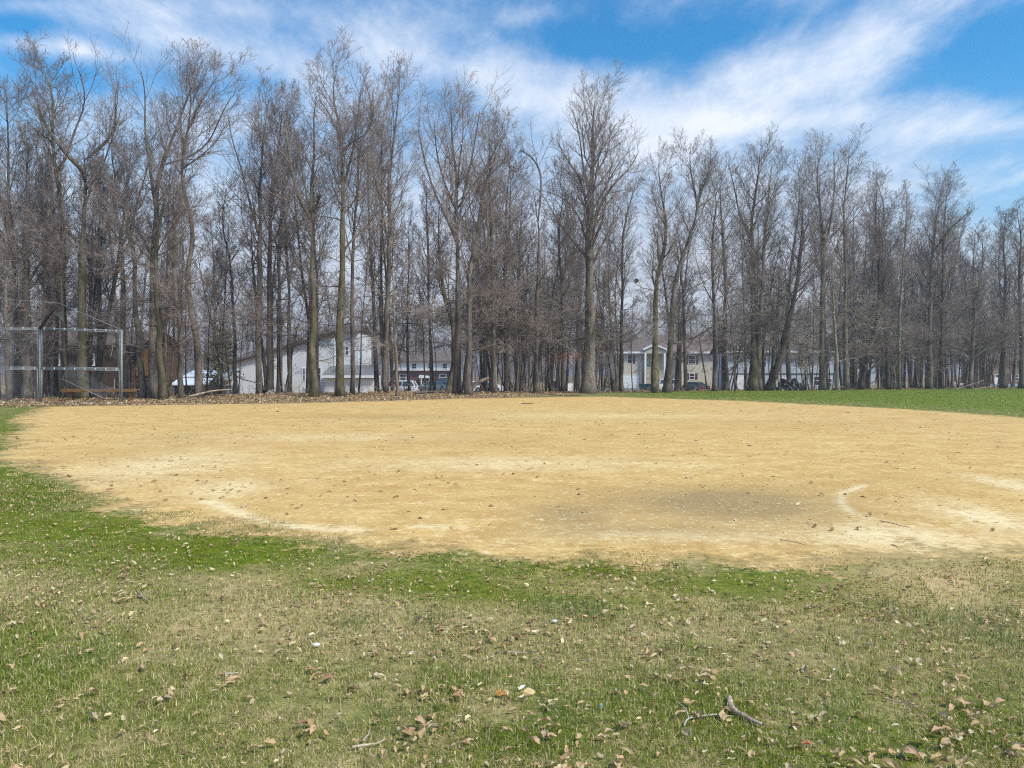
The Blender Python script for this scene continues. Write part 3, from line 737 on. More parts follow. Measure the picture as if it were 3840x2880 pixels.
 ('whitish birch-like stem with peeling bark, pale all the way up', 61, 'bark_pale', [([(3370, 1464), (3372, 1300), (3376, 1127), (3385, 988), (3399, 822), (3400, 690)], 14)], [], dict(n1=14, tmin=.6, l1=.13, a1=(25, 45))),
 ('broad tree near the right end, crown spraying to the right', 64, 'bark', [([(3485, 1462), (3487, 1300), (3487, 1155), (3493, 933), (3510, 766), (3530, 630)], 24)], [([(3500, 900), (3560, 800), (3640, 720)], 9, 3), ([(3487, 1150), (3560, 1080), (3640, 1040), (3720, 1010)], 8, 2)], dict(n1=24, tmin=.38, l1=.24)),
 ('companion tree just right of the broad right-end tree', 64.6, 'bark_dark', [([(3530, 1462), (3532, 1250), (3535, 1000), (3540, 820), (3552, 650)], 19)], [], dict(n1=20, tmin=.4)),
 ('low-limbed tree with long horizontal branches over the grass', 66, 'bark', [([(3640, 1460), (3645, 1300), (3660, 1100), (3690, 960), (3680, 850)], 20)],
  [([(3650, 1330), (3720, 1290), (3800, 1230), (3880, 1180)], 10, 3), ([(3645, 1350), (3560, 1370), (3480, 1330), (3400, 1300)], 8, 2), ([(3648, 1280), (3740, 1220), (3850, 1200)], 8, 2)], dict(n1=18, tmin=.35, skirt=8, skirt_len=4.5)),
 ('bushy tree at the right edge before the brown house', 69, 'bark', [([(3760, 1458), (3765, 1200), (3770, 1000), (3760, 880), (3775, 790)], 22)], [], dict(n1=22, tmin=.3, skirt=8, skirt_len=4.5)),
 ('rightmost tall tree, cut by the right border', 68, 'bark', [([(3832, 1458), (3830, 1250), (3822, 1000), (3830, 860), (3815, 760)], 22)], [], dict(n1=22, tmin=.35, skirt=6, skirt_len=4.5)),
 ('leftmost trunk with peeling pale bark behind the backstop mesh', 36.5, 'bark_pale', [([(28, 1498), (26, 1300), (22, 1099), (30, 900), (10, 760)], 24)], [], dict(n1=10, tmin=.45)),
 ('wide forked tree behind the left backstop panel, limbs spreading like a fan', 37.5, 'bark',
  [([(102, 1496), (98, 1250), (97, 1099), (103, 933), (100, 800), (105, 711), (95, 560), (110, 430)], 36)], [([(100, 1030), (160, 950), (210, 880), (250, 800)], 13, 4), ([(98, 1000), (50, 850), (30, 700), (0, 560), (-20, 420)], 15, 3), ([(102, 930), (40, 760), (60, 600), (40, 470)], 10, 3)], dict(n1=16, tmin=.42)),
 ('slim tree between the two backstop trunks, partly hidden by the mesh', 39, 'bark_dark', [([(62, 1494), (60, 1200), (55, 1000), (40, 850), (30, 700), (35, 500), (20, 300)], 20)], [], dict(n1=18, tmin=.4)),
 ('grey tree behind the double post of the backstop', 40, 'bark', [([(170, 1494), (175, 1300), (176, 1100), (180, 950), (170, 800), (150, 640), (160, 520)], 18)], [], dict(n1=18, tmin=.4)),
 ('slender tree left of the evergreen shrub, reddish twigs', 42, 'bark_dark', [([(880, 1485), (882, 1250), (870, 1050), (860, 900), (830, 780), (850, 640)], 16)], [], dict(n1=16, tmin=.38)),
 ('grey tree behind the two straight trunks at the white house', 44, 'bark', [([(1080, 1482), (1085, 1250), (1080, 1000), (1070, 800), (1060, 600), (1075, 440)], 17)], [], dict(n1=18, tmin=.4)),
 ('bulging tree before the far house with the white upper storey', 44, 'bark_moss', [([(1680, 1476), (1690, 1390), (1705, 1330), (1700, 1200), (1660, 1050), (1640, 850), (1650, 700)], 24)], [], dict(n1=14, tmin=.45)),
 ('tree in the gap between the central giant and the snag', 50, 'bark', [([(2110, 1472), (2112, 1250), (2105, 1000), (2090, 850), (2110, 700), (2100, 590)], 17)], [], dict(n1=18, tmin=.38)),
 ('tree right of the central giant with upright forked crown', 52, 'bark', [([(2330, 1472), (2328, 1250), (2335, 1050), (2330, 900), (2345, 760), (2390, 600)], 17)], [], dict(n1=18, tmin=.38)),
 ('tree behind the dark car with its crown against the pale sky', 53, 'bark', [([(2680, 1470), (2682, 1250), (2672, 1050), (2670, 860), (2690, 700), (2660, 560)], 20)], [], dict(n1=20, tmin=.38)),
 ('tree between the stout fork and the heavy leaning trunk', 58, 'bark', [([(2960, 1468), (2950, 1200), (2962, 1000), (2990, 820), (3000, 660), (2990, 570)], 18)], [], dict(n1=20, tmin=.36)),
 ('tree left of the pale birch-like stem, feathery windswept crown', 62, 'bark', [([(3330, 1464), (3322, 1200), (3310, 1000), (3300, 850), (3320, 740), (3290, 640)], 18)], [], dict(n1=20, tmin=.36)),
]

PROTOS = []
def build_front_trees():
    for k, (label, Y, mat, stems, limbs, o) in enumerate(FRONT):
        rg = np.random.default_rng(1000 + k)
        st = [px_stem(p, Y, w, rg) for p, w in stems]
        lm = []
        for p, a, b in limbs:
            q, rr_ = px_limb(p, Y, a * .8, b, rg)
            best = min((float((np.abs(S[:, 2] - q[0, 2]) + np.abs(S[:, 0] - q[0, 0])).min()), j) for j, (S, _) in enumerate(st))[1]
            S, Sr = st[best]; i = int(np.argmin(np.abs(S[:, 2] - q[0, 2]) + np.abs(S[:, 0] - q[0, 0])))
            if np.abs(S[i] - q[0])[[0, 2]].sum() < 1.2:
                q[1:, 1] += S[i, 1] - q[0, 1]; q[0] = S[i]; rr_[0] = min(rr_[0], max(Sr[i] * .95, .03))
            lm.append((q, rr_))
        data = tree_meshes(st, rg, limbs=lm, **o)
        top_z = wz(min(q[1] for p, *_ in list(stems) + list(limbs) for q in p) - 22, Y); base = st[0][0][0] + np.array([0, 0, .1])
        tw = {'bark_pale': 'twig', 'snag': 'twig_pale'}.get(mat, 'twig')
        root = tree_object('bare_tree', data, tuple(base), (mat, tw), label, 'tree', 'bare trees along the wood edge', top=None if 'broken' in label and 'wide fork' not in label else top_z)
        if label.startswith('massive'):       # a spray of last year's leaves still clinging to a low branch
            pts = []
            rr = np.random.default_rng(5)
            V, lo, ct = [], [], []
            for q in range(420):
                px, py = 2130 + rr.normal(0, 42), 1338 + rr.normal(0, 13)
                c = np.array([wx(px, Y - .8), Y - .8 + rr.normal(0, .5), wz(py, Y - .8)])
                e1 = rr.normal(0, 1, 3); e1 *= .045 / np.linalg.norm(e1); e2 = np.cross(e1, rr.normal(0, 1, 3)); e2 *= .028 / (np.linalg.norm(e2) + 1e-9)
                b = len(V) ; V += [c - e1, c + e2, c + e1, c - e2]; lo += [b, b + 1, b + 2, b + 3]; ct.append(4)
            obj('clinging_leaves', mesh_np('clinging_leaves', np.array(V) - base, lo, ct), M['orange_leaf'], root)

def region(px):
    for lim, nm in ((330, 'behind the backstop'), (640, 'around the brown house'), (880, 'beside the white metal roofed shed'), (1450, 'around the white gabled house'), (1700, 'near the parked cars and far house'), (1930, 'near the white sedan'),
                    (2290, 'around the little white sheds'), (2480, 'in front of the beige house and bins'), (2720, 'by the maroon shutters'), (3130, 'around the blue-grey house'), (3450, 'beside the pale gable'), (9999, 'near the brown house by the pool')):
        if px < lim: return nm

def build_fill_trees():
    """the wood behind the front row: copies of a dozen kinds, turned and scaled"""
    kinds = []
    for k in range(10):
        rg = np.random.default_rng(300 + k)
        H = rg.uniform(13.5, 16.5); r = rg.uniform(.10, .19)
        st = [auto_stem((0, 0, -.1), H, r, rg)]
        if k % 3 == 0: st.append(auto_stem((.35, .15, -.1), H * .9, r * .8, rg, lean=.08))
        data = tree_meshes(st, rg, n1=18 if len(st) == 1 else 12, tmin=.36, l1=.2, n2=8, n3=6, n4=3, skirt=4, skirt_len=3.2, rmin=.007)
        kinds.append((data, H, 'bark' if k % 4 else 'bark_dark'))
    rg = np.random.default_rng(77)
    first = {}
    def put(k, px, Y, h, label, grp):
        data, H, mat = kinds[k]
        x = wx(px, Y); z = float(ground_z(x, Y))
        if k not in first:
            root = tree_object('bare_tree', data, (0, 0, 0), (mat, 'twig'), label, 'tree', grp); first[k] = root
        else: root = copy_tree(first[k])
        root.location = (x, Y, z - .02); root.rotation_euler = (0, 0, rg.uniform(0, 6.28))
        s = h / H; root.scale = (s * rg.uniform(.9, 1.1),) * 2 + (s,)
        root['label'] = label; root['group'] = grp
    sky_px = [0, 150, 350, 450, 600, 720, 830, 900, 1000, 1100, 1250, 1350, 1480, 1550, 1650, 1750, 1900, 2000, 2100, 2230, 2330, 2420, 2500, 2600, 2750, 2850, 3000, 3180, 3300, 3400, 3500, 3640, 3750, 3840]
    sky_py = [430, 400, 420, 450, 460, 480, 700, 640, 400, 470, 450, 450, 470, 560, 480, 480, 500, 640, 560, 600, 650, 760, 720, 640, 640, 620, 650, 620, 730, 800, 760, 850, 850, 800]
    def hcap(px, Y, f=1.0):
        top = np.interp(px, sky_px, sky_py); g_ = float(ground_z(wx(px, Y), Y))
        return (wz(top, Y) - g_) * f
    blocked = [(860, 1440, 70, 92), (2300, 2710, 122, 145), (2720, 3140, 104, 122), (1470, 1700, 122, 140), (150, 560, 55, 72), (630, 870, 50, 66), (3160, 3240, 120, 140), (3700, 3900, 92, 135)]
    def hides_house(px, Y): return any(a < px < b and Y < d for a, b, d in ((850, 1440, 78), (1460, 1720, 128), (2300, 2480, 128), (2550, 2715, 128), (2730, 3130, 110), (470, 570, 60), (630, 880, 56), (3690, 3900, 100)))
    for i in range(50):                       # just inside the wood edge
        px = -150 + 4150 * (i + rg.random()) / 50; Y = float(edge_depth(px)) + rg.uniform(1.5, 15)
        if any(a < px < b and c < Y < d for a, b, c, d in blocked): continue
        if (hides_house(px, Y) and rg.random() < .75) or 2370 < px < 2450: continue
        h = min(hcap(px, Y) * rg.uniform(.62, 1.02), 17.5)
        put(i % 10, px, Y, h, 'slim bare tree standing just inside the wood ' + region(px), 'slim trees inside the wood edge')
    for i in range(54):                       # among the houses
        px = -200 + 4250 * (i + rg.random()) / 54; Y = float(edge_depth(px)) + rg.uniform(16, 60)
        if any(a - 40 < px < b + 40 and c < Y < d for a, b, c, d in blocked) or (1400 < px < 1900 and 90 < Y < 132): continue
        if (hides_house(px, Y) and rg.random() < .85) or 2370 < px < 2450: continue
        h = min(hcap(px, Y) * rg.uniform(.75, 1.0), 19)
        put(int(rg.integers(10)), px, Y, h, 'bare tree farther back in the wood ' + region(px), 'bare trees among the houses')
    for i in range(34):                       # the wood closes up towards the right
        px = 2480 + 1450 * (i + rg.random()) / 34; Y = float(edge_depth(px)) + rg.uniform(2, 40)
        if any(a - 40 < px < b + 40 and c < Y < d for a, b, c, d in blocked) or (hides_house(px, Y) and rg.random() < .6): continue
        h = min(hcap(px, Y) * rg.uniform(.7, 1.0), 17)
        put(int(rg.integers(10)), px, Y, h, 'slim bare tree crowded into the right hand wood ' + region(px), 'crowded trees of the right hand wood')
    for i in range(84):                       # the far wood behind every house
        px = -250 + 4400 * (i + rg.random()) / 84; Y = rg.uniform(138, 210)
        h = rg.uniform(15, 23)
        put(int(rg.integers(10)), px, Y, h, 'distant bare tree in the hazy far wood ' + region(px).replace('in front of', 'behind').replace('around', 'behind').replace('by the', 'beyond the'), 'distant trees of the far wood')

def build_poles():
    kinds = []
    for k in range(6):
        rg = np.random.default_rng(700 + k); H = rg.uniform(9, 13.5); r = rg.uniform(.045, .08)
        st = [auto_stem((0, 0, -.1), H, r, rg, lean=.05, wob=.02)]
        kinds.append((tree_meshes(st, rg, n1=13, tmin=.42, l1=.17, n2=7, n3=5, n4=3, skirt=3, skirt_len=2.2, rmin=.006, a1=(25, 55)), H))
    rg = np.random.default_rng(79); first = {}
    for i in range(74):
        px = -60 + 3960 * (i + rg.random()) / 74; Y = float(edge_depth(px)) + rg.uniform(.3, 14); k = int(rg.integers(6)); data, H = kinds[k]
        if 2375 < px < 2450 or (any(a < px < b for a, b in ((860, 1430), (1460, 1720), (2300, 2480), (2560, 2710), (2740, 3120))) and rg.random() < .5): continue
        lab = 'thin straight pole of a young tree ' + region(px); grp = 'young pole trees in the wood edge'
        if k not in first: root = tree_object('young_tree', data, (0, 0, 0), ('bark' if k % 2 else 'bark_dark', 'twig'), lab, 'tree', grp); first[k] = root
        else: root = copy_tree(first[k])
        x = wx(px, Y); root.location = (x, Y, float(ground_z(x, Y)) - .02); root.rotation_euler = (0, 0, rg.uniform(0, 6.28))
        z_ = rg.uniform(.7, 1.1) * (1.0 if px < 2400 else .9); root.scale = (z_, z_, z_); root['label'] = lab; root['group'] = grp

def build_saplings():
    kinds = []
    for k in range(7):
        rg = np.random.default_rng(500 + k)
        H = rg.uniform(5.0, 8.5); r = rg.uniform(.028, .05)
        st = [auto_stem((0, 0, -.1), H, r, rg, lean=.09, wob=.035)]
        for q in range(k % 3): st.append(auto_stem((rg.normal(0, .2), rg.normal(0, .2), -.1), H * rg.uniform(.6, .95), r * .8, rg, lean=.16, wob=.035))
        for s in st: s[1][:] = np.maximum(s[1] * .9, .011)
        data = tree_meshes(st, rg, n1=10 // len(st) + 3, tmin=.46, a1=(60, 98), l1=.40, n2=7, n3=5, n4=2, skirt=0, up=.02, rmin=.0065)
        kinds.append((data, H))
    rg = np.random.default_rng(78); first = {}
    xs = np.concatenate([rg.uniform(-50, 3880, 34), rg.uniform(1600, 2450, 24), rg.uniform(2600, 3850, 44), rg.uniform(1440, 1800, 6)])
    xs = np.array([q for q in xs if not (any(a < q < b for a, b in ((840, 1430), (1460, 1720), (2300, 2480), (2550, 2710))) and rg.random() < .75)])
    for i, px in enumerate(xs):
        Y = float(edge_depth(px)) + rg.uniform(.2, 9); k = i % 7
        data, H = kinds[k]
        lab = 'thin understorey sapling with level pale sprays ' + region(px); grp = 'saplings under the wood edge'
        if k not in first:
            root = tree_object('sapling', data, (0, 0, 0), ('bark', 'twig_pale' if k % 4 else 'twig'), lab, 'sapling', grp); first[k] = root
        else: root = copy_tree(first[k])
        x = wx(px, Y); root.location = (x, Y, float(ground_z(x, Y)) - .02); root.rotation_euler = (0, 0, rg.uniform(0, 6.28))
        s = rg.uniform(.75, 1.25) * (.8 if px < 1400 else 1.0); root.scale = (s, s, s); root['label'] = lab; root['group'] = grp

build_front_trees(); build_fill_trees(); build_poles(); build_saplings()

# ------------------------------------------------------------------ buildings
def base_at(px, Y): x = wx(px, Y); return (x, Y, float(ground_z(x, Y)))

def frame_ring(mb, x0, x1, z0, z1, y, t=.08, d=.05):
    mb.box(x0 - t, x1 + t, y - d, y, z1, z1 + t); mb.box(x0 - t, x1 + t, y - d, y, z0 - t, z0)
    mb.box(x0 - t, x0, y - d, y, z0, z1); mb.box(x1, x1 + t, y - d, y, z0, z1)

def window(root, px0, px1, py0, py1, Y, shutters=0, mullion=True):
    """flush on a wall whose face is at depth Y"""
    x0, x1, z0, z1 = wx(px0, Y), wx(px1, Y), wz(py1, Y), wz(py0, Y)
    f = MB(); frame_ring(f, x0, x1, z0, z1, Y)
    zm = (z0 + z1) / 2
    if mullion: f.box(x0, x1, Y - .045, Y - .006, zm - .035, zm + .035)
    w = f.build('window', M['white'], root)
    p = MB(); p.box(x0, x1, Y - .02, Y - .003, z0, z1)
    pane = p.build('pane', M['glass']); pane.parent = w
    pane.data.transform(__import__('mathutils').Matrix.Translation(-Vector(parent_origin(w))))
    for s in range(2):
        if shutters & (1 << s):
            m_ = MB(); wd = .42
            a = x0 - .09 - wd if s == 0 else x1 + .09
            m_.box(a, a + wd, Y - .06, Y - .004, z0 - .05, z1 + .05)
            for q in range(9): m_.box(a + .05, a + wd - .05, Y - .075, Y - .06, z0 + (z1 - z0) * (q + .2) / 9, z0 + (z1 - z0) * (q + .7) / 9)
            m_.build('shutter', M['maroon'], root)

def garage_door(root, px0, px1, py0, py1, Y, mat='white'):
    x0, x1, z0, z1 = wx(px0, Y), wx(px1, Y), wz(py1, Y), wz(py0, Y)
    f = MB(); t = .12
    f.box(x0 - t, x0, Y - .05, Y, z0, z1 + t); f.box(x1, x1 + t, Y - .05, Y, z0, z1 + t); f.box(x0, x1, Y - .05, Y, z1, z1 + t)
    f.build('door_frame', M['white'], root)
    d = MB()
    for q in range(4):
        h = (z1 - z0) / 4; d.box(x0, x1, Y - .03, Y - .004, z0 + q * h + .012, z0 + (q + 1) * h - .012)
    d.box(x0, x1, Y - .015, Y - .002, z0, z1)
    d.build('garage_door', M[mat], root)

def white_house():
    Y = 78.0; b = base_at(1080, Y)
    root = empty('white_house', b, 'white sided house with a sloping gable wall, stone chimney and grey garage roof', 'house')
    X = lambda p: wx(p, Y); Z = lambda p: wz(p, Y)
    zb = b[2] - .4
    m = MB(); m.prism([(X(866), zb), (X(1256), zb), (X(1256), Z(1254)), (X(1150), Z(1278)), (X(866), Z(1364))], 'y', Y, Y + 9)
    m.build('wall', M['white_sid'], root)
    m = MB()
    m.prism([(X(850), Z(1366)), (X(1262), Z(1250)), (X(1262), Z(1241)), (X(850), Z(1357))], 'y', Y - .45, Y + 9.3)
    m.build('roof', M['roof_brown'], root)
    m = MB(); m.prism([(X(852), Z(1371)), (X(1256), Z(1257)), (X(1256), Z(1251)), (X(852), Z(1366.5))], 'y', Y - .40, Y - .34)
    m.build('fascia', M['trim_brown'], root)
    # trim line across the gable and brown down pipe
    m = MB(); m.box(X(1140), X(1254), Y - .06, Y - .003, Z(1292), Z(1285)); m.build('trim_board', M['grey_sid'], root)
    m = MB(); m.box(X(1092), X(1096), Y - .1, Y - .004, zb + .2, Z(1300)); m.build('down_pipe', M['trim_brown'], root)
    # upper wing
    m = MB(); m.box(X(1257), X(1338), Y + .6, Y + 8, zb, Z(1246)); m.build('wall', M['white_sid'], root)
    m = MB(); m.prism([(Y + .1, Z(1247)), (Y + 4.3, Z(1215)), (Y + 8.5, Z(1247)), (Y + 8.5, Z(1242)), (Y + 4.3, Z(1208)), (Y + .1, Z(1242))], 'x', X(1258), X(1345)); m.build('roof', M['roof_brown'], root)
    m = MB(); m.box(X(1252), X(1256), Y - .05, Y - .003, zb, Z(1262)); m.build('corner_trim', M['white'], root)
    window(root, 1296, 1306, 1300, 1330, Y + .6)
    # garage wing in front
    m = MB(); m.box(X(1244), X(1428), Y - 3.0, Y - .02, zb, Z(1408)); m.build('wall', M['white_sid'], root)
    m = MB(); m.prism([(Y - 3.4, Z(1409)), (Y + .55, Z(1368)), (Y + .55, Z(1373)), (Y - 3.4, Z(1414))], 'x', X(1236), X(1434)); m.build('roof', M['roof_grey'], root)
    m = MB(); m.box(X(1236), X(1434), Y - 3.47, Y - 3.41, Z(1417), Z(1408)); m.build('fascia', M['white'], root)
    garage_door(root, 1262, 1330, 1424, 1496, Y - 3.0); garage_door(root, 1352, 1412, 1424, 1496, Y - 3.0)
    window(root, 1137, 1143, 1382, 1428, Y); window(root, 1152, 1160, 1380, 1429, Y); window(root, 1194, 1202, 1380, 1428, Y)
    c = MB(); c.box(X(1068), X(1088), Y + 2.6, Y + 3.3, Z(1300), Z(1258)); ch = c.build('chimney', M['stone'], root)
    c = MB(); c.box(X(1071), X(1085), Y + 2.7, Y + 3.2, Z(1258), Z(1251)); c.box(X(1064), X(1092), Y + 2.45, Y + 3.45, Z(1251), Z(1247))
    q = c.build('chimney_cap', M['galv']); q.data.transform(__import__('mathutils').Matrix.Translation(-Vector(parent_origin(ch)))); q.parent = ch

def brown_house():
    Y = 60.0; b = base_at(350, Y)
    root = empty('brown_house', b, 'low dark brown house with a broad shingle roof behind the backstop', 'house')
    X = lambda p: wx(p, Y); Z = lambda p: wz(p, Y); zb = b[2] - .3
    m = MB(); m.box(X(60), X(478), Y, Y + 7, zb, Z(1292)); m.build('wall', M['brown_sid'], root)
    m = MB(); m.box(X(478) + .01, X(528), Y + 1.2, Y + 7, zb + 1.3, Z(1292)); m.build('upper_wall', M['orange_wood'], root)
    m = MB(); m.box(X(478) + .01, X(524), Y + 1.6, Y + 6.9, zb, zb + 1.29); m.build('lower_wall', M['dark'], root)
    m = MB(); m.prism([(Y - .6, Z(1296)), (Y + 3.6, Z(1236)), (Y + 7.6, Z(1290)), (Y + 7.6, Z(1284)), (Y + 3.6, Z(1229)), (Y - .6, Z(1289))], 'x', X(40), X(540)); m.build('roof', M['roof_brown'], root)
    m = MB()
    xc, zc = X(512), Z(1395)
    arch = [(xc + .55 * math.cos(a), zc + 1.3 + .5 * math.sin(a)) for a in np.linspace(0, math.pi, 9)]
    m.prism([(xc - .55, zc - .3), (xc + .55, zc - .3)] + arch, 'y', Y + 1.12, Y + 1.196); m.build('arched_door', M['wood_brown'], root)
    window(root, 200, 222, 1330, 1368, Y); window(root, 330, 352, 1330, 1368, Y)
    m = MB(); m.box(X(80), X(470), Y - .05, Y - .003, zb + .2, Z(1440)); m.build('skirting', M['dark'], root)

def shed():
    Y = 56.0; b = base_at(705, Y)
    root = empty('metal_roof_shed', b, 'low dark shed with a white corrugated metal roof between the trunks', 'shed')
    X = lambda p: wx(p, Y); Z = lambda p: wz(p, Y); zb = b[2] - .2
    m = MB(); m.box(X(648), X(772), Y, Y + 3, zb, Z(1446)); m.build('wall', M['dark'], root)
    m = MB()
    def roofs(x0, x1, z0, z1, y0, y1):
        n = int((x1 - x0) / .12)
        for i in range(n):
            a = x0 + (x1 - x0) * i / n; c = x0 + (x1 - x0) * (i + 1) / n
            m.add([(a, y0, z0), ((a + c) / 2, y0, z0 + .03), (c, y0, z0), (a, y1, z1), ((a + c) / 2, y1, z1 + .03), (c, y1, z1), (a, y0, z0 - .04), (c, y0, z0 - .04), (a, y1, z1 - .04), (c, y1, z1 - .04)],
                  [(0, 1, 4, 3), (1, 2, 5, 4), (6, 8, 9, 7), (0, 6, 7, 2, 1), (3, 4, 5, 9, 8)])
    roofs(X(644), X(778), Z(1443), Z(1418), Y - .4, Y + 1.2); roofs(X(655), X(778), Z(1412), Z(1388), Y + 1.2, Y + 3.2)
    m.build('roof', M['metal_roof'], root)
    for p in (650, 690, 730, 768):
        m = MB(); m.box(X(p), X(p) + .1, Y - .12, Y - .01, zb, Z(1446)); m.build('post', M['wood_brown'], root)
    Y2 = 58.0; b2 = base_at(815, Y2); X2 = lambda p: wx(p, Y2); Z2 = lambda p: wz(p, Y2)
    r2 = empty('raised_deck', b2, 'grey boarded deck box between the shed and the white house', 'deck')
    m = MB(); m.box(X2(766), X2(862), Y2, Y2 + 2.2, Z2(1480), Z2(1447)); m.build('side_panel', M['greybox'], r2)
    m = MB(); m.box(X2(762), X2(864), Y2 - .1, Y2 + 2.3, Z2(1446), Z2(1443)); m.build('top', M['concrete'], r2)
    for i, p in enumerate((768, 800, 830, 858)):
        m = MB(); m.box(X2(p), X2(p) + .12, Y2 + .1, Y2 + .25, b2[2] - .2, Z2(1480)); m.build('leg', M['dark'], r2)
    # tarp slung between two posts on the deck
    r3 = empty('tarp_awning', base_at(835, Y2), 'silver striped tarp sagging between grey poles beside the white house', 'tarp')
    for p, t in ((787, 1368), (833, 1372)):
        m = MB(); m.tube([(X2(p), Y2 + .5, Z2(1446)), (X2(p), Y2 + .5, Z2(t))], .045, 8); m.build('pole', M['galv'], r3)
    V, fs = [], []
    nu, nv = 16, 8
    for j in range(nv + 1):
        for i in range(nu + 1):
            u, v = i / nu, j / nv
            px = 788 + (864 - 788) * u; top = 1395 + 30 * math.sin(u * math.pi * .8) * (1 - u) - 8 * u; bot = 1440 - 16 * u
            V.append((X2(px), Y2 + .5 - .5 * v + .06 * math.sin(v * 19), Z2(top + (bot - top) * v)))
    for j in range(nv):
        for i in range(nu):
            a = j * (nu + 1) + i; fs.append((a, a + 1, a + nu + 2, a + nu + 1))
    m = MB(); m.add(V, fs); m.build('tarp', M['tarp'], r3, smooth=True)

def far_house():
    Y = 128.0; b = base_at(1590, Y)
    root = empty('far_house', b, 'far house with white upper storey over dark brick, behind the parked cars', 'house')
    X = lambda p: wx(p, Y); Z = lambda p: wz(p, Y); zb = b[2] - .4
    m = MB(); m.box(X(1478), X(1706), Y, Y + 8, zb, Z(1390)); m.build('lower_wall', M['brick'], root)
    m = MB(); m.box(X(1476), X(1708), Y - .5, Y + 8, Z(1390) + .01, Z(1357)); m.build('upper_wall', M['white_sid'], root)
    m = MB(); m.prism([(Y - 1, Z(1358)), (Y + 4, Z(1322)), (Y + 9, Z(1358)), (Y + 9, Z(1354)), (Y + 4, Z(1316)), (Y - 1, Z(1353))], 'x', X(1465), X(1718)); m.build('roof', M['roof_brown'], root)
    for p in (1545, 1606, 1660): window(root, p, p + 16, 1364, 1382, Y - .5)
    for p in (1500, 1650): window(root, p, p + 22, 1404, 1425, Y)
    m = MB(); m.prism([(X(1575), Z(1418)), (X(1625), Z(1418)), (X(1612), Z(1410)), (X(1578), Z(1406))], 'y', Y - 2, Y - .02); m.build('porch_roof', M['white'], root)
    for p in (1583, 1614):
        m = MB(); m.box(X(p), X(p) + .18, Y - 1.9, Y - 1.7, zb, Z(1418)); m.build('porch_post', M['white'], root)
    m = MB(); m.box(X(1586), X(1612), Y - .06, Y - .003, zb, Z(1422)); m.build('door', M['trim_brown'], root)

def beige_house():
    Y = 128.0; b = base_at(2500, Y)
    root = empty('beige_house', b, 'two storey beige house with maroon shutters, red-brown roof and white garage door', 'house')
    X = lambda p: wx(p, Y); Z = lambda p: wz(p, Y); zb = b[2] - .5
    m = MB(); m.box(X(2312), X(2406), Y, Y + 8.8, zb, Z(1324)); m.box(X(2406) + .01, X(2556), Y + 1.2, Y + 8.8, zb, Z(1324)); m.box(X(2556) + .01, X(2702), Y + .2, Y + 8.8, zb, Z(1324)); m.build('wall', M['beige_sid'], root)
    m = MB(); m.prism([(Y - .6, Z(1324)), (Y + 4.6, Z(1262)), (Y + 9.8, Z(1324)), (Y + 9.8, Z(1320)), (Y + 4.6, Z(1256)), (Y - .6, Z(1319))], 'x', X(2300), X(2470)); m.build('roof', M['roof_brown'], root)
    m = MB(); m.prism([(Y - .4, Z(1324)), (Y + 4.8, Z(1254)), (Y + 9.8, Z(1324)), (Y + 9.8, Z(1320)), (Y + 4.8, Z(1248)), (Y - .4, Z(1319))], 'x', X(2470) + .01, X(2716)); m.build('roof', M['roof_red'], root)
    m = MB(); m.box(X(2300), X(2410), Y - .72, Y - .61, Z(1326), Z(1319)); m.box(X(2560), X(2716), Y - .52, Y - .41, Z(1326), Z(1319)); m.build('gutter', M['white'], root)
    m = MB()   # gabled entry: white rakes, stone pier, white door
    m.prism([(X(2408), Z(1315)), (X(2452), Z(1296)), (X(2498), Z(1315)), (X(2498), Z(1309)), (X(2452), Z(1290)), (X(2408), Z(1309))], 'y', Y - 1.0, Y + 1.6); m.build('entry_gable', M['white'], root)
    m = MB(); m.prism([(X(2412), Z(1326)), (X(2412), Z(1316)), (X(2452), Z(1299)), (X(2494), Z(1316)), (X(2494), Z(1326))], 'y', Y - .7, Y - .5); m.build('entry_wall', M['beige_sid'], root)
    for p in (2414, 2486):
        m = MB(); m.box(X(p), X(p) + .3, Y - .8, Y - .45, zb, Z(1326)); m.build('entry_post', M['white'], root)
    m = MB(); m.box(X(2424), X(2440), Y - .3, Y + 1.18, zb, Z(1376)); m.build('stone_pier', M['stone'], root)
    m = MB(); m.box(X(2450), X(2470), Y + 1.12, Y + 1.19, zb + .4, Z(1400)); m.build('door', M['white'], root)
    window(root, 2354, 2370, 1332, 1362, Y, 2); window(root, 2583, 2607, 1334, 1364, Y + .2, 3); window(root, 2586, 2604, 1401, 1422, Y + .2, 3)
    garage_door(root, 2332, 2392, 1408, 1460, Y)
    m = MB(); m.tube([(X(2378), Y + 2.0, Z(1305)), (X(2378), Y + 2.0, Z(1292))], .11, 8); m.tube([(X(2378) - .2, Y + 2, Z(1292)), (X(2378) + .75, Y + 2, Z(1289))], .13, 8); m.build('flue_pipe', M['trim_brown'], root)

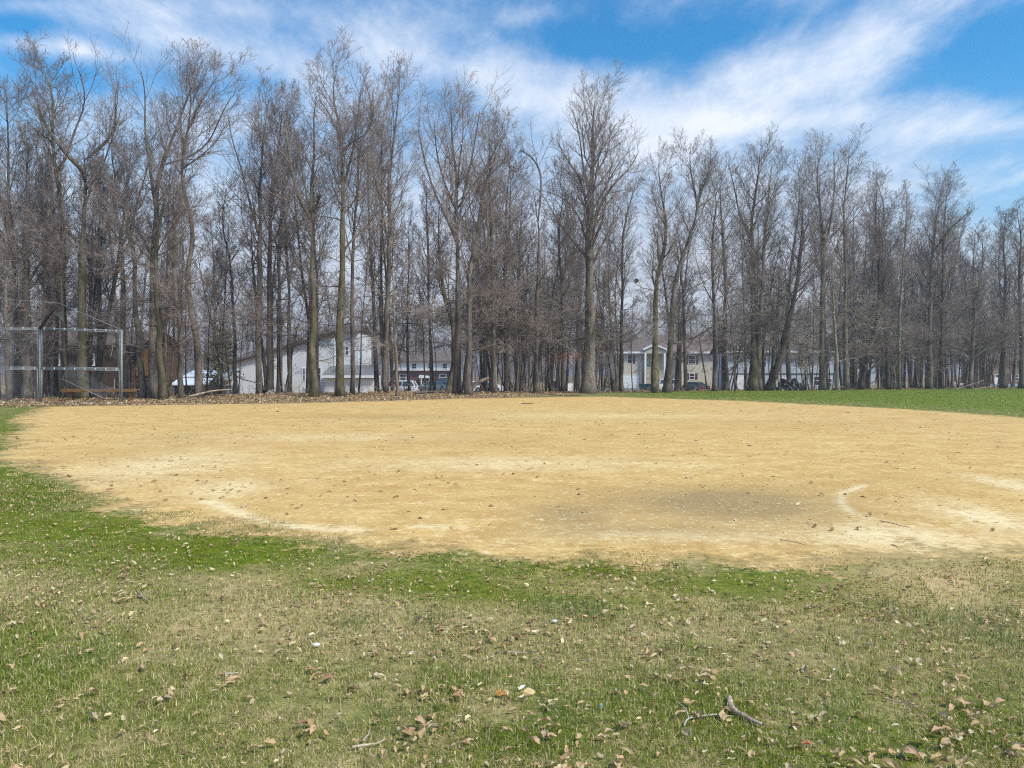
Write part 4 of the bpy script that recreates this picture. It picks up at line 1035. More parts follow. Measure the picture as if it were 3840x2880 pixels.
def grey_house():
    Y = 110.0; b = base_at(2920, Y)
    root = empty('blue_grey_house', b, 'long blue-grey house with a white gutter behind the stout forked tree', 'house')
    X = lambda p: wx(p, Y); Z = lambda p: wz(p, Y); zb = b[2] - .4
    m = MB(); m.box(X(2730), X(3126), Y, Y + 8, zb, Z(1322)); m.build('wall', M['grey_sid'], root)
    m = MB(); m.prism([(Y - .6, Z(1322)), (Y + 4, Z(1276)), (Y + 8.6, Z(1322)), (Y + 8.6, Z(1317)), (Y + 4, Z(1269)), (Y - .6, Z(1317))], 'x', X(2718), X(3136)); m.build('roof', M['roof_brown'], root)
    m = MB(); m.box(X(2718), X(3136), Y - .73, Y - .61, Z(1323), Z(1316)); m.build('gutter', M['white'], root)
    m = MB(); m.box(X(2730), X(3126), Y - .07, Y - .003, Z(1404), Z(1400)); m.build('trim_board', M['trim_brown'], root)
    garage_door(root, 2762, 2792, 1410, 1464, Y); garage_door(root, 2914, 2962, 1412, 1464, Y)
    for p in (2850, 2990, 3030): window(root, p, p + 22, 1340, 1372, Y)
    window(root, 3096, 3118, 1420, 1450, Y); window(root, 3052, 3072, 1412, 1444, Y)
    Y2 = 130.0; b2 = base_at(3210, Y2); X2 = lambda p: wx(p, Y2); Z2 = lambda p: wz(p, Y2)
    r2 = empty('pale_gable_house', b2, 'pale grey gable wall peaking above the trunks, right of the blue-grey house', 'house')
    m = MB(); m.prism([(X2(3168), b2[2] - .4), (X2(3282), b2[2] - .4), (X2(3282), Z2(1318)), (X2(3225), Z2(1270)), (X2(3168), Z2(1318))], 'y', Y2, Y2 + 9); m.build('wall', M['grey_sid'], r2)
    m = MB(); m.prism([(X2(3160), Z2(1325)), (X2(3225), Z2(1271)), (X2(3290), Z2(1325)), (X2(3290), Z2(1318)), (X2(3225), Z2(1263)), (X2(3160), Z2(1318))], 'y', Y2 - .4, Y2 + 9.4); m.build('roof', M['roof_brown'], r2)
    window(r2, 3214, 3234, 1350, 1385, Y2)

def pool_house():
    Y = 122.0; b = base_at(3800, Y)
    root = empty('tan_house', b, 'tan brown house behind the pool at the right border', 'house')
    X = lambda p: wx(p, Y); Z = lambda p: wz(p, Y); zb = b[2] - .5
    m = MB(); m.box(X(3716), X(4010), Y, Y + 8, zb, Z(1352)); m.build('wall', M['tan_sid'], root)
    m = MB(); m.prism([(Y - .6, Z(1354)), (Y + 4, Z(1316)), (Y + 8.6, Z(1354)), (Y + 8.6, Z(1349)), (Y + 4, Z(1310)), (Y - .6, Z(1349))], 'x', X(3704), X(4020)); m.build('roof', M['roof_brown'], root)
    window(root, 3732, 3752, 1405, 1415, Y, mullion=False); window(root, 3794, 3818, 1406, 1427, Y)
    m = MB(); m.box(X(3722), X(3753), Y - .5, Y - .003, zb + .4, Z(1418)); m.build('lean_to', M['white'], root)
    m = MB(); m.box(X(3768), X(3788), Y - .06, Y - .003, zb + .4, Z(1400)); m.build('door', M['trim_brown'], root)
    # satellite dish on a short mast, standing on the roof
    d = empty('satellite_dish', (X(3768), Y + 1.5, Z(1350)), 'round white satellite dish above the tan house', 'dish')
    m = MB(); m.tube([(X(3770), Y + 2.2, Z(1346)), (X(3770), Y + 2.2, Z(1331))], .05, 8); m.build('mast', M['galv'], d)
    V, fs = [], []; nr, na = 5, 20; c = np.array([X(3768), Y + 1.9, Z(1330)]); ax = np.array([-.15, -.9, .4]); ax /= np.linalg.norm(ax)
    e1 = np.cross(ax, [0, 0, 1.]); e1 /= np.linalg.norm(e1); e2 = np.cross(e1, ax)
    for i in range(nr + 1):
        rr = .5 * i / nr
        for a in range(na):
            t = a * 2 * math.pi / na; V.append(c + e1 * rr * math.cos(t) + e2 * rr * math.sin(t) + ax * (.5 * rr * rr))
    for i in range(nr):
        for a in range(na): fs.append((i * na + a, i * na + (a + 1) % na, (i + 1) * na + (a + 1) % na, (i + 1) * na + a))
    m = MB(); m.add(V, fs); m.build('reflector', M['white'], d, smooth=True)
    m = MB(); m.tube([c - e2 * .45, c + ax * .5], .02, 6); m.tube([c + ax * .45, c + ax * .6], .05, 8); m.build('feed_arm', M['galv'], d)
    # above-ground pool
    Yp = 100.0; bp = base_at(3800, Yp); x0, x1 = wx(3698, Yp), wx(4000, Yp); zt = wz(1446, Yp)
    pr = empty('swimming_pool', bp, 'above-ground pool with a light blue cover at the edge of the grass', 'pool')
    m = MB(); xc, rx, ry = (x0 + x1) / 2, (x1 - x0) / 2, 2.6; yc = Yp + 2.6
    ring = [(xc + rx * math.cos(a), yc + ry * math.sin(a)) for a in np.linspace(0, 2 * math.pi, 41)[:-1]]
    m.prism(ring, 'z', bp[2] - .4, zt - .12); m.build('side_wall', M['trim_brown'], pr)
    m = MB(); ring2 = [(xc + (rx + .12) * math.cos(a), yc + (ry + .12) * math.sin(a)) for a in np.linspace(0, 2 * math.pi, 41)[:-1]]
    m.prism(ring2, 'z', zt - .115, zt + .14); m.build('cover', M['pool_blue'], pr)
    # low pink-roofed hut left of the pool, before the dark spruces
    Yh = 98.0; bh = base_at(3625, Yh); h = empty('garden_hut', bh, 'low hut with a pale reddish roof left of the pool', 'shed')
    m = MB(); m.box(wx(3610, Yh), wx(3646, Yh), Yh, Yh + 2, bh[2] - .2, wz(1449, Yh)); m.build('wall', M['dark'], h)
    m = MB(); m.prism([(Yh - .3, wz(1449, Yh)), (Yh + 2.2, wz(1439, Yh)), (Yh + 2.2, wz(1437, Yh)), (Yh - .3, wz(1445, Yh))], 'x', wx(3606, Yh), wx(3650, Yh)); m.build('roof', plain('pale_red_roof', (.45, .30, .27), .8), h)

def small_sheds():
    for (a, b_, top, Y, lab, mat) in ((1918, 1946, 1428, 118, 'little white garden shed with a grey lid roof, left of a trunk', 'white'), (2008, 2024, 1400, 112, 'narrow pale yellow shed glimpsed between two trunks', 'beige_sid'), (2062, 2092, 1424, 115, 'small dark hut with a grey slab roof', 'brown_sid')):
        g0 = base_at((a + b_) / 2, Y); r_ = empty('garden_shed', g0, lab, 'shed', 'small sheds far behind the trees')
        X = lambda p: wx(p, Y); Z = lambda p: wz(p, Y)
        m = MB(); m.box(X(a), X(b_), Y, Y + 2, g0[2] - .2, Z(top + 6)); m.build('wall', M[mat], r_)
        m = MB(); m.prism([(Y - .3, Z(top + 6)), (Y + 1, Z(top)), (Y + 2.3, Z(top + 6)), (Y + 2.3, Z(top + 3)), (Y + 1, Z(top - 4)), (Y - .3, Z(top + 3))], 'x', X(a - 4), X(b_ + 4)); m.build('roof', M['roof_grey'], r_)
        m = MB(); m.box(X(a + (b_ - a) * .3), X(a + (b_ - a) * .65), Y - .05, Y - .003, g0[2], Z(top + 14)); m.build('door', M['trim_brown'] if mat != 'brown_sid' else M['glass'], r_)
    # white ladder-like A-frame sign at 2140
    Y = 100.0; g0 = base_at(2138, Y); r_ = empty('sandwich_board', g0, 'small white folding board standing left of the central giant tree', 'sign')
    z1 = wz(1438, Y)
    for s in (-1, 1):
        m = MB(); x = g0[0]; m.add([(x - .3, Y + s * .35, g0[2]), (x + .3, Y + s * .35, g0[2]), (x + .3, Y + s * .05, z1), (x - .3, Y + s * .05, z1),
               (x - .3, Y + s * .38, g0[2]), (x + .3, Y + s * .38, g0[2]), (x + .3, Y + s * .08, z1), (x - .3, Y + s * .08, z1)], [(0, 1, 2, 3), (7, 6, 5, 4), (0, 4, 5, 1), (1, 5, 6, 2), (2, 6, 7, 3), (3, 7, 4, 0)])
        m.build('panel', M['white'], r_)

def driveway():
    Y0, Y1 = 104, 127
    V, fs = [], []
    n = 12
    for j in range(n + 1):
        Y = Y0 + (Y1 - Y0) * j / n
        for i in range(9):
            px = 2225 + (2430 - 2225) * i / 8 if j > 6 else 2225 + (2460 - 2225) * i / 8
            x = wx(px, Y); V.append((x, Y, float(ground_z(x, Y)) + .03))
    for j in range(n):
        for i in range(8): a = j * 9 + i; fs.append((a, a + 1, a + 10, a + 9))
    m = MB(); m.add(V, fs); o = m.build('driveway', M['asphalt']); tag(o, 'grey driveway in front of the beige garage', kind='structure')

# ------------------------------------------------------------------ vehicles
def car(name, label, px, Y, yaw, paint, kind='sedan'):
    """built along +X (front), wheels on the ground, then turned"""
    b = base_at(px, Y); root = empty(name, b, label, 'car', 'cars parked by the far houses')
    o = np.array(b)
    suv = kind == 'suv'
    L, W, Hh = (4.9, 1.95, 1.80) if suv else (4.7, 1.82, 1.46)
    h1 = .98 if suv else .88; gc = .24 if suv else .19; wr = .38 if suv else .33
    xf, xr = L / 2 - .95, -L / 2 + (.98 if suv else 1.05)
    def arch(xc): return [(xc + (wr + .07) * math.cos(a), wr + (wr + .07) * math.sin(a)) for a in np.linspace(math.pi + .35, -.35, 9)]
    if suv: top = [(L / 2, .55), (L / 2 - .06, .80), (L / 2 - .25, h1 + .02), (.95, h1 + .10), (-L / 2 + .12, h1 + .12), (-L / 2, .95), (-L / 2 - .02, .55)]
    else: top = [(L / 2, .45), (L / 2 - .05, .62), (L / 2 - .35, .78), (1.0, h1 + .03), (-1.45, h1 + .06), (-L / 2 + .12, h1 + .06), (-L / 2, .80), (-L / 2, .45)]
    bot = [(-L / 2 + .1, gc)] + arch(xr) + arch(xf) + [(L / 2 - .1, gc)]
    poly = top + bot
    m = MB(); P0 = lambda pts: [(p[0] + o[0], p[1] + o[2]) for p in pts]
    m.prism(P0(poly), 'y', o[1] - W / 2, o[1] + W / 2)
    m.build('body', M[paint], root, bevel=.045)
    # greenhouse
    if suv: gh = [(1.15, h1 + .06), (.45, Hh - .08), (-L / 2 + .45, Hh - .08), (-L / 2 + .1, h1 + .10)]
    else: gh = [(1.15, h1 + .01), (.30, Hh - .06), (-.95, Hh - .06), (-1.75, h1 + .05)]
    def frustum(poly, w0, w1, z0, z1, grow_=0.0):
        V = []
        for s in (-1, 1):
            for x, z in poly:
                t = (z - z0) / (z1 - z0); w = w0 + (w1 - w0) * t
                V.append((o[0] + x, o[1] + s * (w / 2 + grow_), o[2] + z))
        n = len(poly)
        return V, [tuple(range(n)), tuple(reversed(range(n, 2 * n)))] + [(i, i + n, (i + 1) % n + n, (i + 1) % n) for i in range(n)]
    m = MB(); m.add(*frustum(gh, W - .10, W - .46, h1, Hh - .08)); m.build('window_glass', M['glass'], root)
    m = MB()
    zt = gh[1][1]
    rf = [(gh[1][0] + .06, zt - .015), (gh[1][0] - .15, Hh), (gh[2][0] + .15, Hh), (gh[2][0] - .06, zt - .015)]
    m.add(*frustum(rf, W - .40, W - .50, zt, Hh + .05))
    m.build('roof', M[paint], root, bevel=.02)
    m = MB()
    def pillar(xa, za, xb, zb_, wd=.07):
        for s in (-1, 1):
            q = []
            for x, z in ((xa, za), (xb, zb_)):
                t = (z - h1) / (Hh - .08 - h1); w = (W - .10) + (-.36) * t
                q.append((o[0] + x, o[1] + s * (w / 2 + .004), o[2] + z))
            m.tube(q, wd / 2, 6)
    pillar(*gh[0], *gh[1]); pillar(*gh[3], *gh[2], .12); pillar((gh[0][0] + gh[3][0]) / 2 - .1, h1, (gh[1][0] + gh[2][0]) / 2, Hh - .08, .08)
    if suv: pillar(-L / 2 + .95, h1 + .05, -L / 2 + 1.0, Hh - .08, .1)
    m.build('window_pillars', M[paint], root)
    for xc in (xf, xr):
        for s in (-1, 1):
            yc = o[1] + s * (W / 2 - .11)
            t = MB(); pts = [(o[0] + xc + wr * math.cos(a), o[2] + wr + wr * math.sin(a)) for a in np.linspace(0, 2 * math.pi, 21)[:-1]]
            t.prism(pts, 'y', yc - .105, yc + .105); w_ = t.build('wheel', M['tyre'], root, bevel=.02)
            t = MB(); rr = wr * .64
            for k in range(5):
                a = k * 2 * math.pi / 5
                t.prism([(o[0] + xc + rr * math.cos(a + d_) * f_, o[2] + wr + rr * math.sin(a + d_) * f_) for d_, f_ in ((-.12, .2), (-.25, 1), (.25, 1), (.12, .2))], 'y', yc + s * .10, yc + s * .122)
            t.prism([(o[0] + xc + .09 * math.cos(a), o[2] + wr + .09 * math.sin(a)) for a in np.linspace(0, 2 * math.pi, 11)[:-1]], 'y', yc + s * .10, yc + s * .13)
            q = t.build('rim', M['rim']); q.data.transform(__import__('mathutils').Matrix.Translation(-Vector(parent_origin(w_)))); q.parent = w_
    hz_, tz_ = (.74, .95) if suv else (.62, .76)
    for s in (-1, 1):
        y0 = o[1] + s * (W / 2 - .24)
        m = MB(); m.box(o[0] + L / 2 - .30, o[0] + L / 2 - .005, y0 - .19, y0 + .19, o[2] + hz_ - .07, o[2] + hz_ + .07); m.build('headlight', M['lamp'], root, bevel=.015)
        m = MB(); m.box(o[0] - L / 2 - .015, o[0] - L / 2 + .18, y0 - .17, y0 + .17, o[2] + tz_ - .10, o[2] + tz_ + .10); m.build('taillight', M['redlamp'], root, bevel=.015)
        m = MB(); m.box(o[0] + .85, o[0] + 1.0, o[1] + s * (W / 2 + .02) - .09, o[1] + s * (W / 2 + .02) + .09, o[2] + h1 + .05, o[2] + h1 + .18); m.build('wing_mirror', M[paint], root, bevel=.02)
    m = MB(); m.box(o[0] + L / 2 - .03, o[0] + L / 2 + .012, o[1] - .5, o[1] + .5, o[2] + hz_ - .1, o[2] + hz_ + .02); m.build('grille', M['glass'], root)
    root.rotation_euler = (0, 0, R(yaw))
    return root

def vehicles():
    car('parked_car', 'white sport utility car seen from its side, rear wheel showing beside the pale broken trunk', 1492, 99, 174, 'car_white', 'suv')
    car('parked_car', 'slate grey sedan with its headlights turned to the field', 1618, 116, 236, 'car_grey')
    car('parked_car', 'dark blue-black sport utility car half hidden by the bulging tree', 1668, 121, 222, 'car_black', 'suv')
    car('parked_car', 'black sedan whose white headlamp shows between two trunks', 1752, 117, 205, 'car_black')
    car('parked_car', 'white sedan under the leaning broken branch', 1822, 112, 197, 'car_white')
    car('parked_car', 'dark car with a red tail lamp and pale rear window before the beige house', 2598, 112, 128, 'car_black')
    car('parked_car', 'white car mostly hidden by the split-barked tree', 2520, 116, 10, 'car_white', 'suv')

def bins():
    Y = 110.0
    for px, lab in ((2412, 'dark green wheeled bin beside the garage door, left one of the pair'), (2440, 'dark green wheeled bin against the split-barked trunk, right one of the pair')):
        b = base_at(px, Y); r_ = empty('wheeled_bin', b, lab, 'bin', 'pair of green bins')
        x, z = b[0], b[2] + .0; w = .50
        m = MB(); V = []
        for zz, k in ((z + .06, .80), (z + 1.12, 1.0)):
            V += [(x - w * k, Y - w * k, zz), (x + w * k, Y - w * k, zz), (x + w * k, Y + w * k, zz), (x - w * k, Y + w * k, zz)]
        m.add(V, [(3, 2, 1, 0), (4, 5, 6, 7)] + [(i, (i + 1) % 4, (i + 1) % 4 + 4, i + 4) for i in range(4)]); m.build('body', M['bin'], r_, bevel=.03)
        m = MB(); m.prism([(Y - w - .05, z + 1.125), (Y + w + .03, z + 1.125), (Y + w + .03, z + 1.16), (Y, z + 1.24), (Y - w - .05, z + 1.18)], 'x', x - w - .03, x + w + .03); m.build('lid', M['bin'], r_)
        for s in (-1, 1):
            m = MB(); m.prism([(Y + w * .8 + .12 * math.cos(a), z + .12 + .12 * math.sin(a)) for a in np.linspace(0, 6.2832, 13)[:-1]], 'x', x + s * .42 - .03, x + s * .42 + .03); m.build('wheel', M['tyre'], r_)

# ------------------------------------------------------------------ backstop, bench
def backstop():
    Pr = np.array(on_ground(456, 1517)); Pl = np.array([wx(149, Pr[1] + 1.0), Pr[1] + 1.0]); Pc = Pl + np.array([-3.6, .15])
    Yr, Yl = Pr[1], Pl[1]
    gz = lambda p: float(ground_z(p[0], p[1]))
    root = empty('backstop', (Pl[0], Pl[1], gz(Pl)), 'galvanised chain-link ball field backstop with a tilted canopy corner and torn mesh', 'backstop')
    zt_r, zt_l = wz(1240, Yr), wz(1231, Yl); zm_r, zm_l = wz(1385, Yr), wz(1381, Yl)
    rr = .030
    def post(x, y, z1, nm='post', r=rr):
        m = MB(); m.tube([(x, y, float(ground_z(x, y)) - .2), (x, y, z1)], r, 8); m.build(nm, M['galv'], root, smooth=True)
    post(Pr[0], Pr[1], zt_r + .02, r=.045); post(Pl[0], Pl[1], zt_l + .04, r=.05); post(Pc[0], Pc[1], zt_l + .04, r=.05)
    def panel(A, B, za, zb, ta, tb, mesh, inset=.11, pitch=.10):
        """framed panel from ground point A to B, bottom za/zb, top ta/tb"""
        e = (B - A) / np.linalg.norm(B - A); A2, B2 = A + e * inset, B - e * inset
        a0, a1 = np.array([*A2, za]), np.array([*A2, ta]); b0, b1 = np.array([*B2, zb]), np.array([*B2, tb])
        m = MB()
        for p, q in ((a0, a1), (a1, b1), (b1, b0), (b0, a0)): m.tube([p, q], .021, 6)
        fr = m.build('panel_frame', M['galv'], root, smooth=True)
        if mesh:
            Wd = np.linalg.norm(B2 - A2); Ht = ta - za
            segs = []
            k = -Ht
            while k < Wd:
                for s in (0, 1):
                    u0, u1 = max(k, 0), min(k + Ht, Wd)
                    if u1 - u0 < .02: continue
                    v0, v1 = (u0 - k), (u1 - k)
                    if s: v0, v1 = Ht - v0, Ht - v1
                    f = lambda u, v: (a0 + (b0 - a0) * (u / Wd)) * (1 - v / Ht) + (a1 + (b1 - a1) * (u / Wd)) * (v / Ht)
                    segs.append((f(u0, v0), f(u1, v1)))
                k += pitch
            P = np.array(segs); V, lo, ct = tubes(P, np.full(P.shape[:2], .0024), 3)
            obj('chain_link', mesh_np('chain_link', V - np.array(parent_origin(root)), lo, ct), M['wire'], root)
    g0r, g0l, g0c = gz(Pr) + .05, gz(Pl) + .05, gz(Pc) + .05
    panel(Pl, Pr, zm_l + .05, zm_r + .05, zt_l - .05, zt_r - .07, False)
    panel(Pl, Pr, g0l, g0r, zm_l - .05, zm_r - .05, False)
    panel(Pc, Pl, zm_l + .05, zm_l + .05, zt_l - .05, zt_l - .05, True)
    panel(Pc, Pl, g0c, g0l, zm_l - .05, zm_l - .05, True)
    m = MB(); m.tube([(*Pl, zt_l), (*Pr, zt_r)], .026, 8); m.build('top_rail', M['galv'], root, smooth=True)
    m = MB(); m.tube([(*Pc, zt_l), (*Pl, zt_l)], .026, 8); m.build('top_rail', M['galv'], root, smooth=True)
    m = MB(); m.tube([(*Pl, zm_l), (*Pr, zm_r)], .022, 8); m.build('middle_rail', M['galv'], root, smooth=True)
    m = MB(); m.tube([(*Pc, zm_l), (*Pl, zm_l)], .022, 8); m.build('middle_rail', M['galv'], root, smooth=True)
    # canopy: arm rising forward from the corner post, front pipe and diagonal
    Ya = Yl - 1.1; ap = np.array([wx(221, Ya), Ya, wz(1137, Ya)])
    m = MB(); m.tube([(*Pl, zt_l), ap], .055, 8); m.build('canopy_arm', M['dark'], root, smooth=True)
    m = MB(); m.tube([ap, (Pr[0] + .05, Pr[1], zt_r + .02)], .013, 8); m.build('canopy_brace', M['wire'], root, smooth=True)
    L2 = np.array([wx(-120, Ya), Ya, wz(1112, Ya)])
    m = MB(); m.tube([ap, L2], .012, 8); m.build('canopy_front_rail', M['wire'], root, smooth=True)
    m = MB(); m.tube([(wx(8, Yl), Yl, zt_l), (wx(78, Ya), Ya, wz(1128, Ya))], .018, 6); m.build('canopy_arm', M['galv'], root, smooth=True)
    # canopy scrap of mesh hanging from the arm
    def sheet(name, cn, nu, nv, bow, r=.0042):
        c = [np.array(p, float) for p in cn]
        def f(u, v):
            p = (c[0] * (1 - u) + c[1] * u) * (1 - v) + (c[3] * (1 - u) + c[2] * u) * v
            return p + np.array([0, -bow * math.sin(math.pi * u) * math.sin(math.pi * v), .08 * math.sin(5 * u) * v])
        segs = []
        n = 7
        for k in range(-nv, nu):
            for s in (0, 1):
                q = []
                for i in range(n):
                    t = i / (n - 1); u = (k + t * nv) / nu; v = t if s == 0 else 1 - t
                    q.append(f(min(max(u, 0), 1), v))
                segs.append(q)
        P = np.array(segs); V, lo, ct = tubes(P, np.full(P.shape[:2], r), 3)
        obj(name, mesh_np(name, V - np.array(parent_origin(root)), lo, ct), M['wire'], root)
    Yt = Yl - .15
    q = lambda px, py, y: (wx(px, y), y, wz(py, y))
    sheet('torn_mesh', [q(232, 1421, Yt), q(388, 1493, Yt - .5), q(412, 1450, Yt + .1), q(262, 1362, Yt + .5)], 26, 12, .25, .003)
    sheet('canopy_mesh', [q(196, 1176, Ya + .3), q(232, 1168, Ya), q(240, 1200, Ya + .2), q(205, 1185, Ya + .5)], 9, 6, .05, .006)
    m = MB(); m.tube([q(228, 1419, Yt), q(300, 1453, Yt - .25), q(392, 1495, Yt - .5)], .016, 6); m.build('tension_bar', M['galv'], root, smooth=True)
    # clamps along the rails
    m = MB()
    for t in np.linspace(.06, .94, 8):
        for za, zb in ((zt_l, zt_r), (zm_l, zm_r)):
            p = np.array([*(Pl + (Pr - Pl) * t), za + (zb - za) * t]); m.box(p[0] - .02, p[0] + .02, p[1] - .04, p[1] + .04, p[2] - .05, p[2] + .045)
    for t in np.linspace(.06, .94, 7):
        for za in (zt_l, zm_l):
            p = np.array([*(Pc + (Pl - Pc) * t), za]); m.box(p[0] - .02, p[0] + .02, p[1] - .04, p[1] + .04, p[2] - .05, p[2] + .045)
    m.build('rail_clamp', M['tarp'], root)['kind'] = 'stuff'
    # rope caught on the mesh panel
    m = MB(); m.tube([q(424, 1296, Yr + .35), q(421, 1312, Yr + .4), q(417, 1330, Yr + .35), q(414, 1342, Yr + .4)], .014, 6); m.tube([q(418, 1300, Yr + .36), q(424, 1296, Yr + .36), q(430, 1298, Yr + .36)], .02, 6)
    o = m.build('hanging_rope', M['rope'], None, smooth=True); tag(o, 'short yellow rope hanging inside the right backstop panel', 'rope')

def bench():
    Yb = on_ground(265, 1508)[1] + .2; b = (wx(380, Yb), Yb, float(ground_z(wx(380, Yb), Yb)))
    root = empty('bench', b, 'long brown plank bench behind the right backstop panel', 'bench')
    z1 = wz(1459, Yb); x0, x1 = wx(238, Yb), wx(520, Yb)
    m = MB()
    for k in range(2): m.box(x0 + .02 * k, x1 - .03 * k, Yb - .2 + k * .205, Yb - .2 + k * .205 + .195, z1 - .045, z1)
    m.build('seat', M['wood_brown'], root, bevel=.006)
    m = MB(); m.box(x0, x1, Yb - .235, Yb - .203, z1 - .13, z1 - .012); m.build('apron', M['wood_brown'], root, bevel=.005)
    for px in (267, 492, 380):
        x = wx(px, Yb); gz_ = float(ground_z(x, Yb)) - .1
        m = MB(); m.box(x - .085, x + .085, Yb - .1, Yb + .12, gz_, z1 - .046); m.build('leg', M['wood_brown'], root, bevel=.008)
    Y = Yb + .3
    o = MB(); x = wx(430, Y); o.tube([(x, Y, float(ground_z(x, Y)) - .1), (x - .02, Y, wz(1420, Y))], .016, 6); s = o.build('thin_stake', M['bark_pale'], None, smooth=True); tag(s, 'thin pale stake upright behind the bench', 'stake')

# ------------------------------------------------------------------ clutter at the wood edge
def lumpy(name, px, py_base, Y, w, h, d, mat, label, cat, seed, jag=.35):
    rg = np.random.default_rng(seed)
    b = base_at(px, Y)
    bm = bmesh.new(); bmesh.ops.create_icosphere(bm, subdivisions=4, radius=1.0)
    for v in bm.verts:
        n = v.co.normalized()
        k = 1 + jag * (vnoise(np.array([n.x * 2 + 7]), np.array([n.z * 2 + n.y * 1.7 + 9]), 1.6, seed)[0] - .5) + jag * .6 * (vnoise(np.array([n.x * 5 + 9]), np.array([n.z * 5 + n.y * 4 + 9]), 1.7, seed + 1)[0] - .5)
        v.co = Vector((n.x * w / 2 * k, n.y * d / 2 * k, n.z * h * k))
    me = bpy.data.meshes.new(name); bm.to_mesh(me); bm.free()
    o = obj(name, me, mat, None, (b[0], Y, b[2]))
    return tag(o, label, cat)

def pile_material():
    m, g = bark_free_mat('tarped_pile')
    pos = g.node('ShaderNodeNewGeometry').outputs['Position']
    n = g.noise(g.mapping(pos, (1, 1, 2)), 5, 5, .7)
    finish(g, g.mix(g.step(n, .56, .62), (.022, .02, .018, 1), (.42, .42, .38, 1)), .8, n, .8, .06)
    return m

def stick(label, pts, r, mat, name='fallen_branch', cat='branch', group=None, twigs=0, seed=0):
    """pts: (px, py, depth) or, with depth None, resting on the ground at that pixel; r metres"""
    w = []
    for px, py, Y in pts:
        if Y is None:
            x, y = on_ground(px, py); w.append((x, y, float(ground_z(x, y)) + (r if np.isscalar(r) else r[0]) * .8 + (.014 if y < 6 else 0)))
        else: w.append((wx(px, Y), Y, wz(py, Y)))
    w = np.array(w); n = max(8, 4 * len(w)); P = resample(w, n)
    rg = np.random.default_rng(seed); P[1:-1] += rg.normal(0, .15 * np.mean(r), (n - 2, 3))
    rad = np.interp(np.linspace(0, 1, n), np.linspace(0, 1, 2 if np.isscalar(r) else len(r)), [r, r * .45] if np.isscalar(r) else r)
    parts = [tubes(P[None], (rad * rg.uniform(.9, 1.12, n))[None], 7, caps=True)]
    if twigs:
        pos, d, t, rr_, pi = spawn(P[None], rad[None], twigs, .3, .95, R(25), R(60), rg)
        L = np.linalg.norm(np.diff(P, axis=0), axis=1).sum() * .25 * rg.uniform(.5, 1.2, len(t))
        d[:, 2] = np.abs(d[:, 2]) * .4
        parts.append(tubes(*grow(pos, d, L, rr_ * .5, rr_ * .2, 6, .12, 0, rg), 4))
    V, lo, ct = join(parts)
    o = obj(name, mesh_np(name, V, lo, ct, smooth=True), mat)
    return tag(o, label, cat, group)

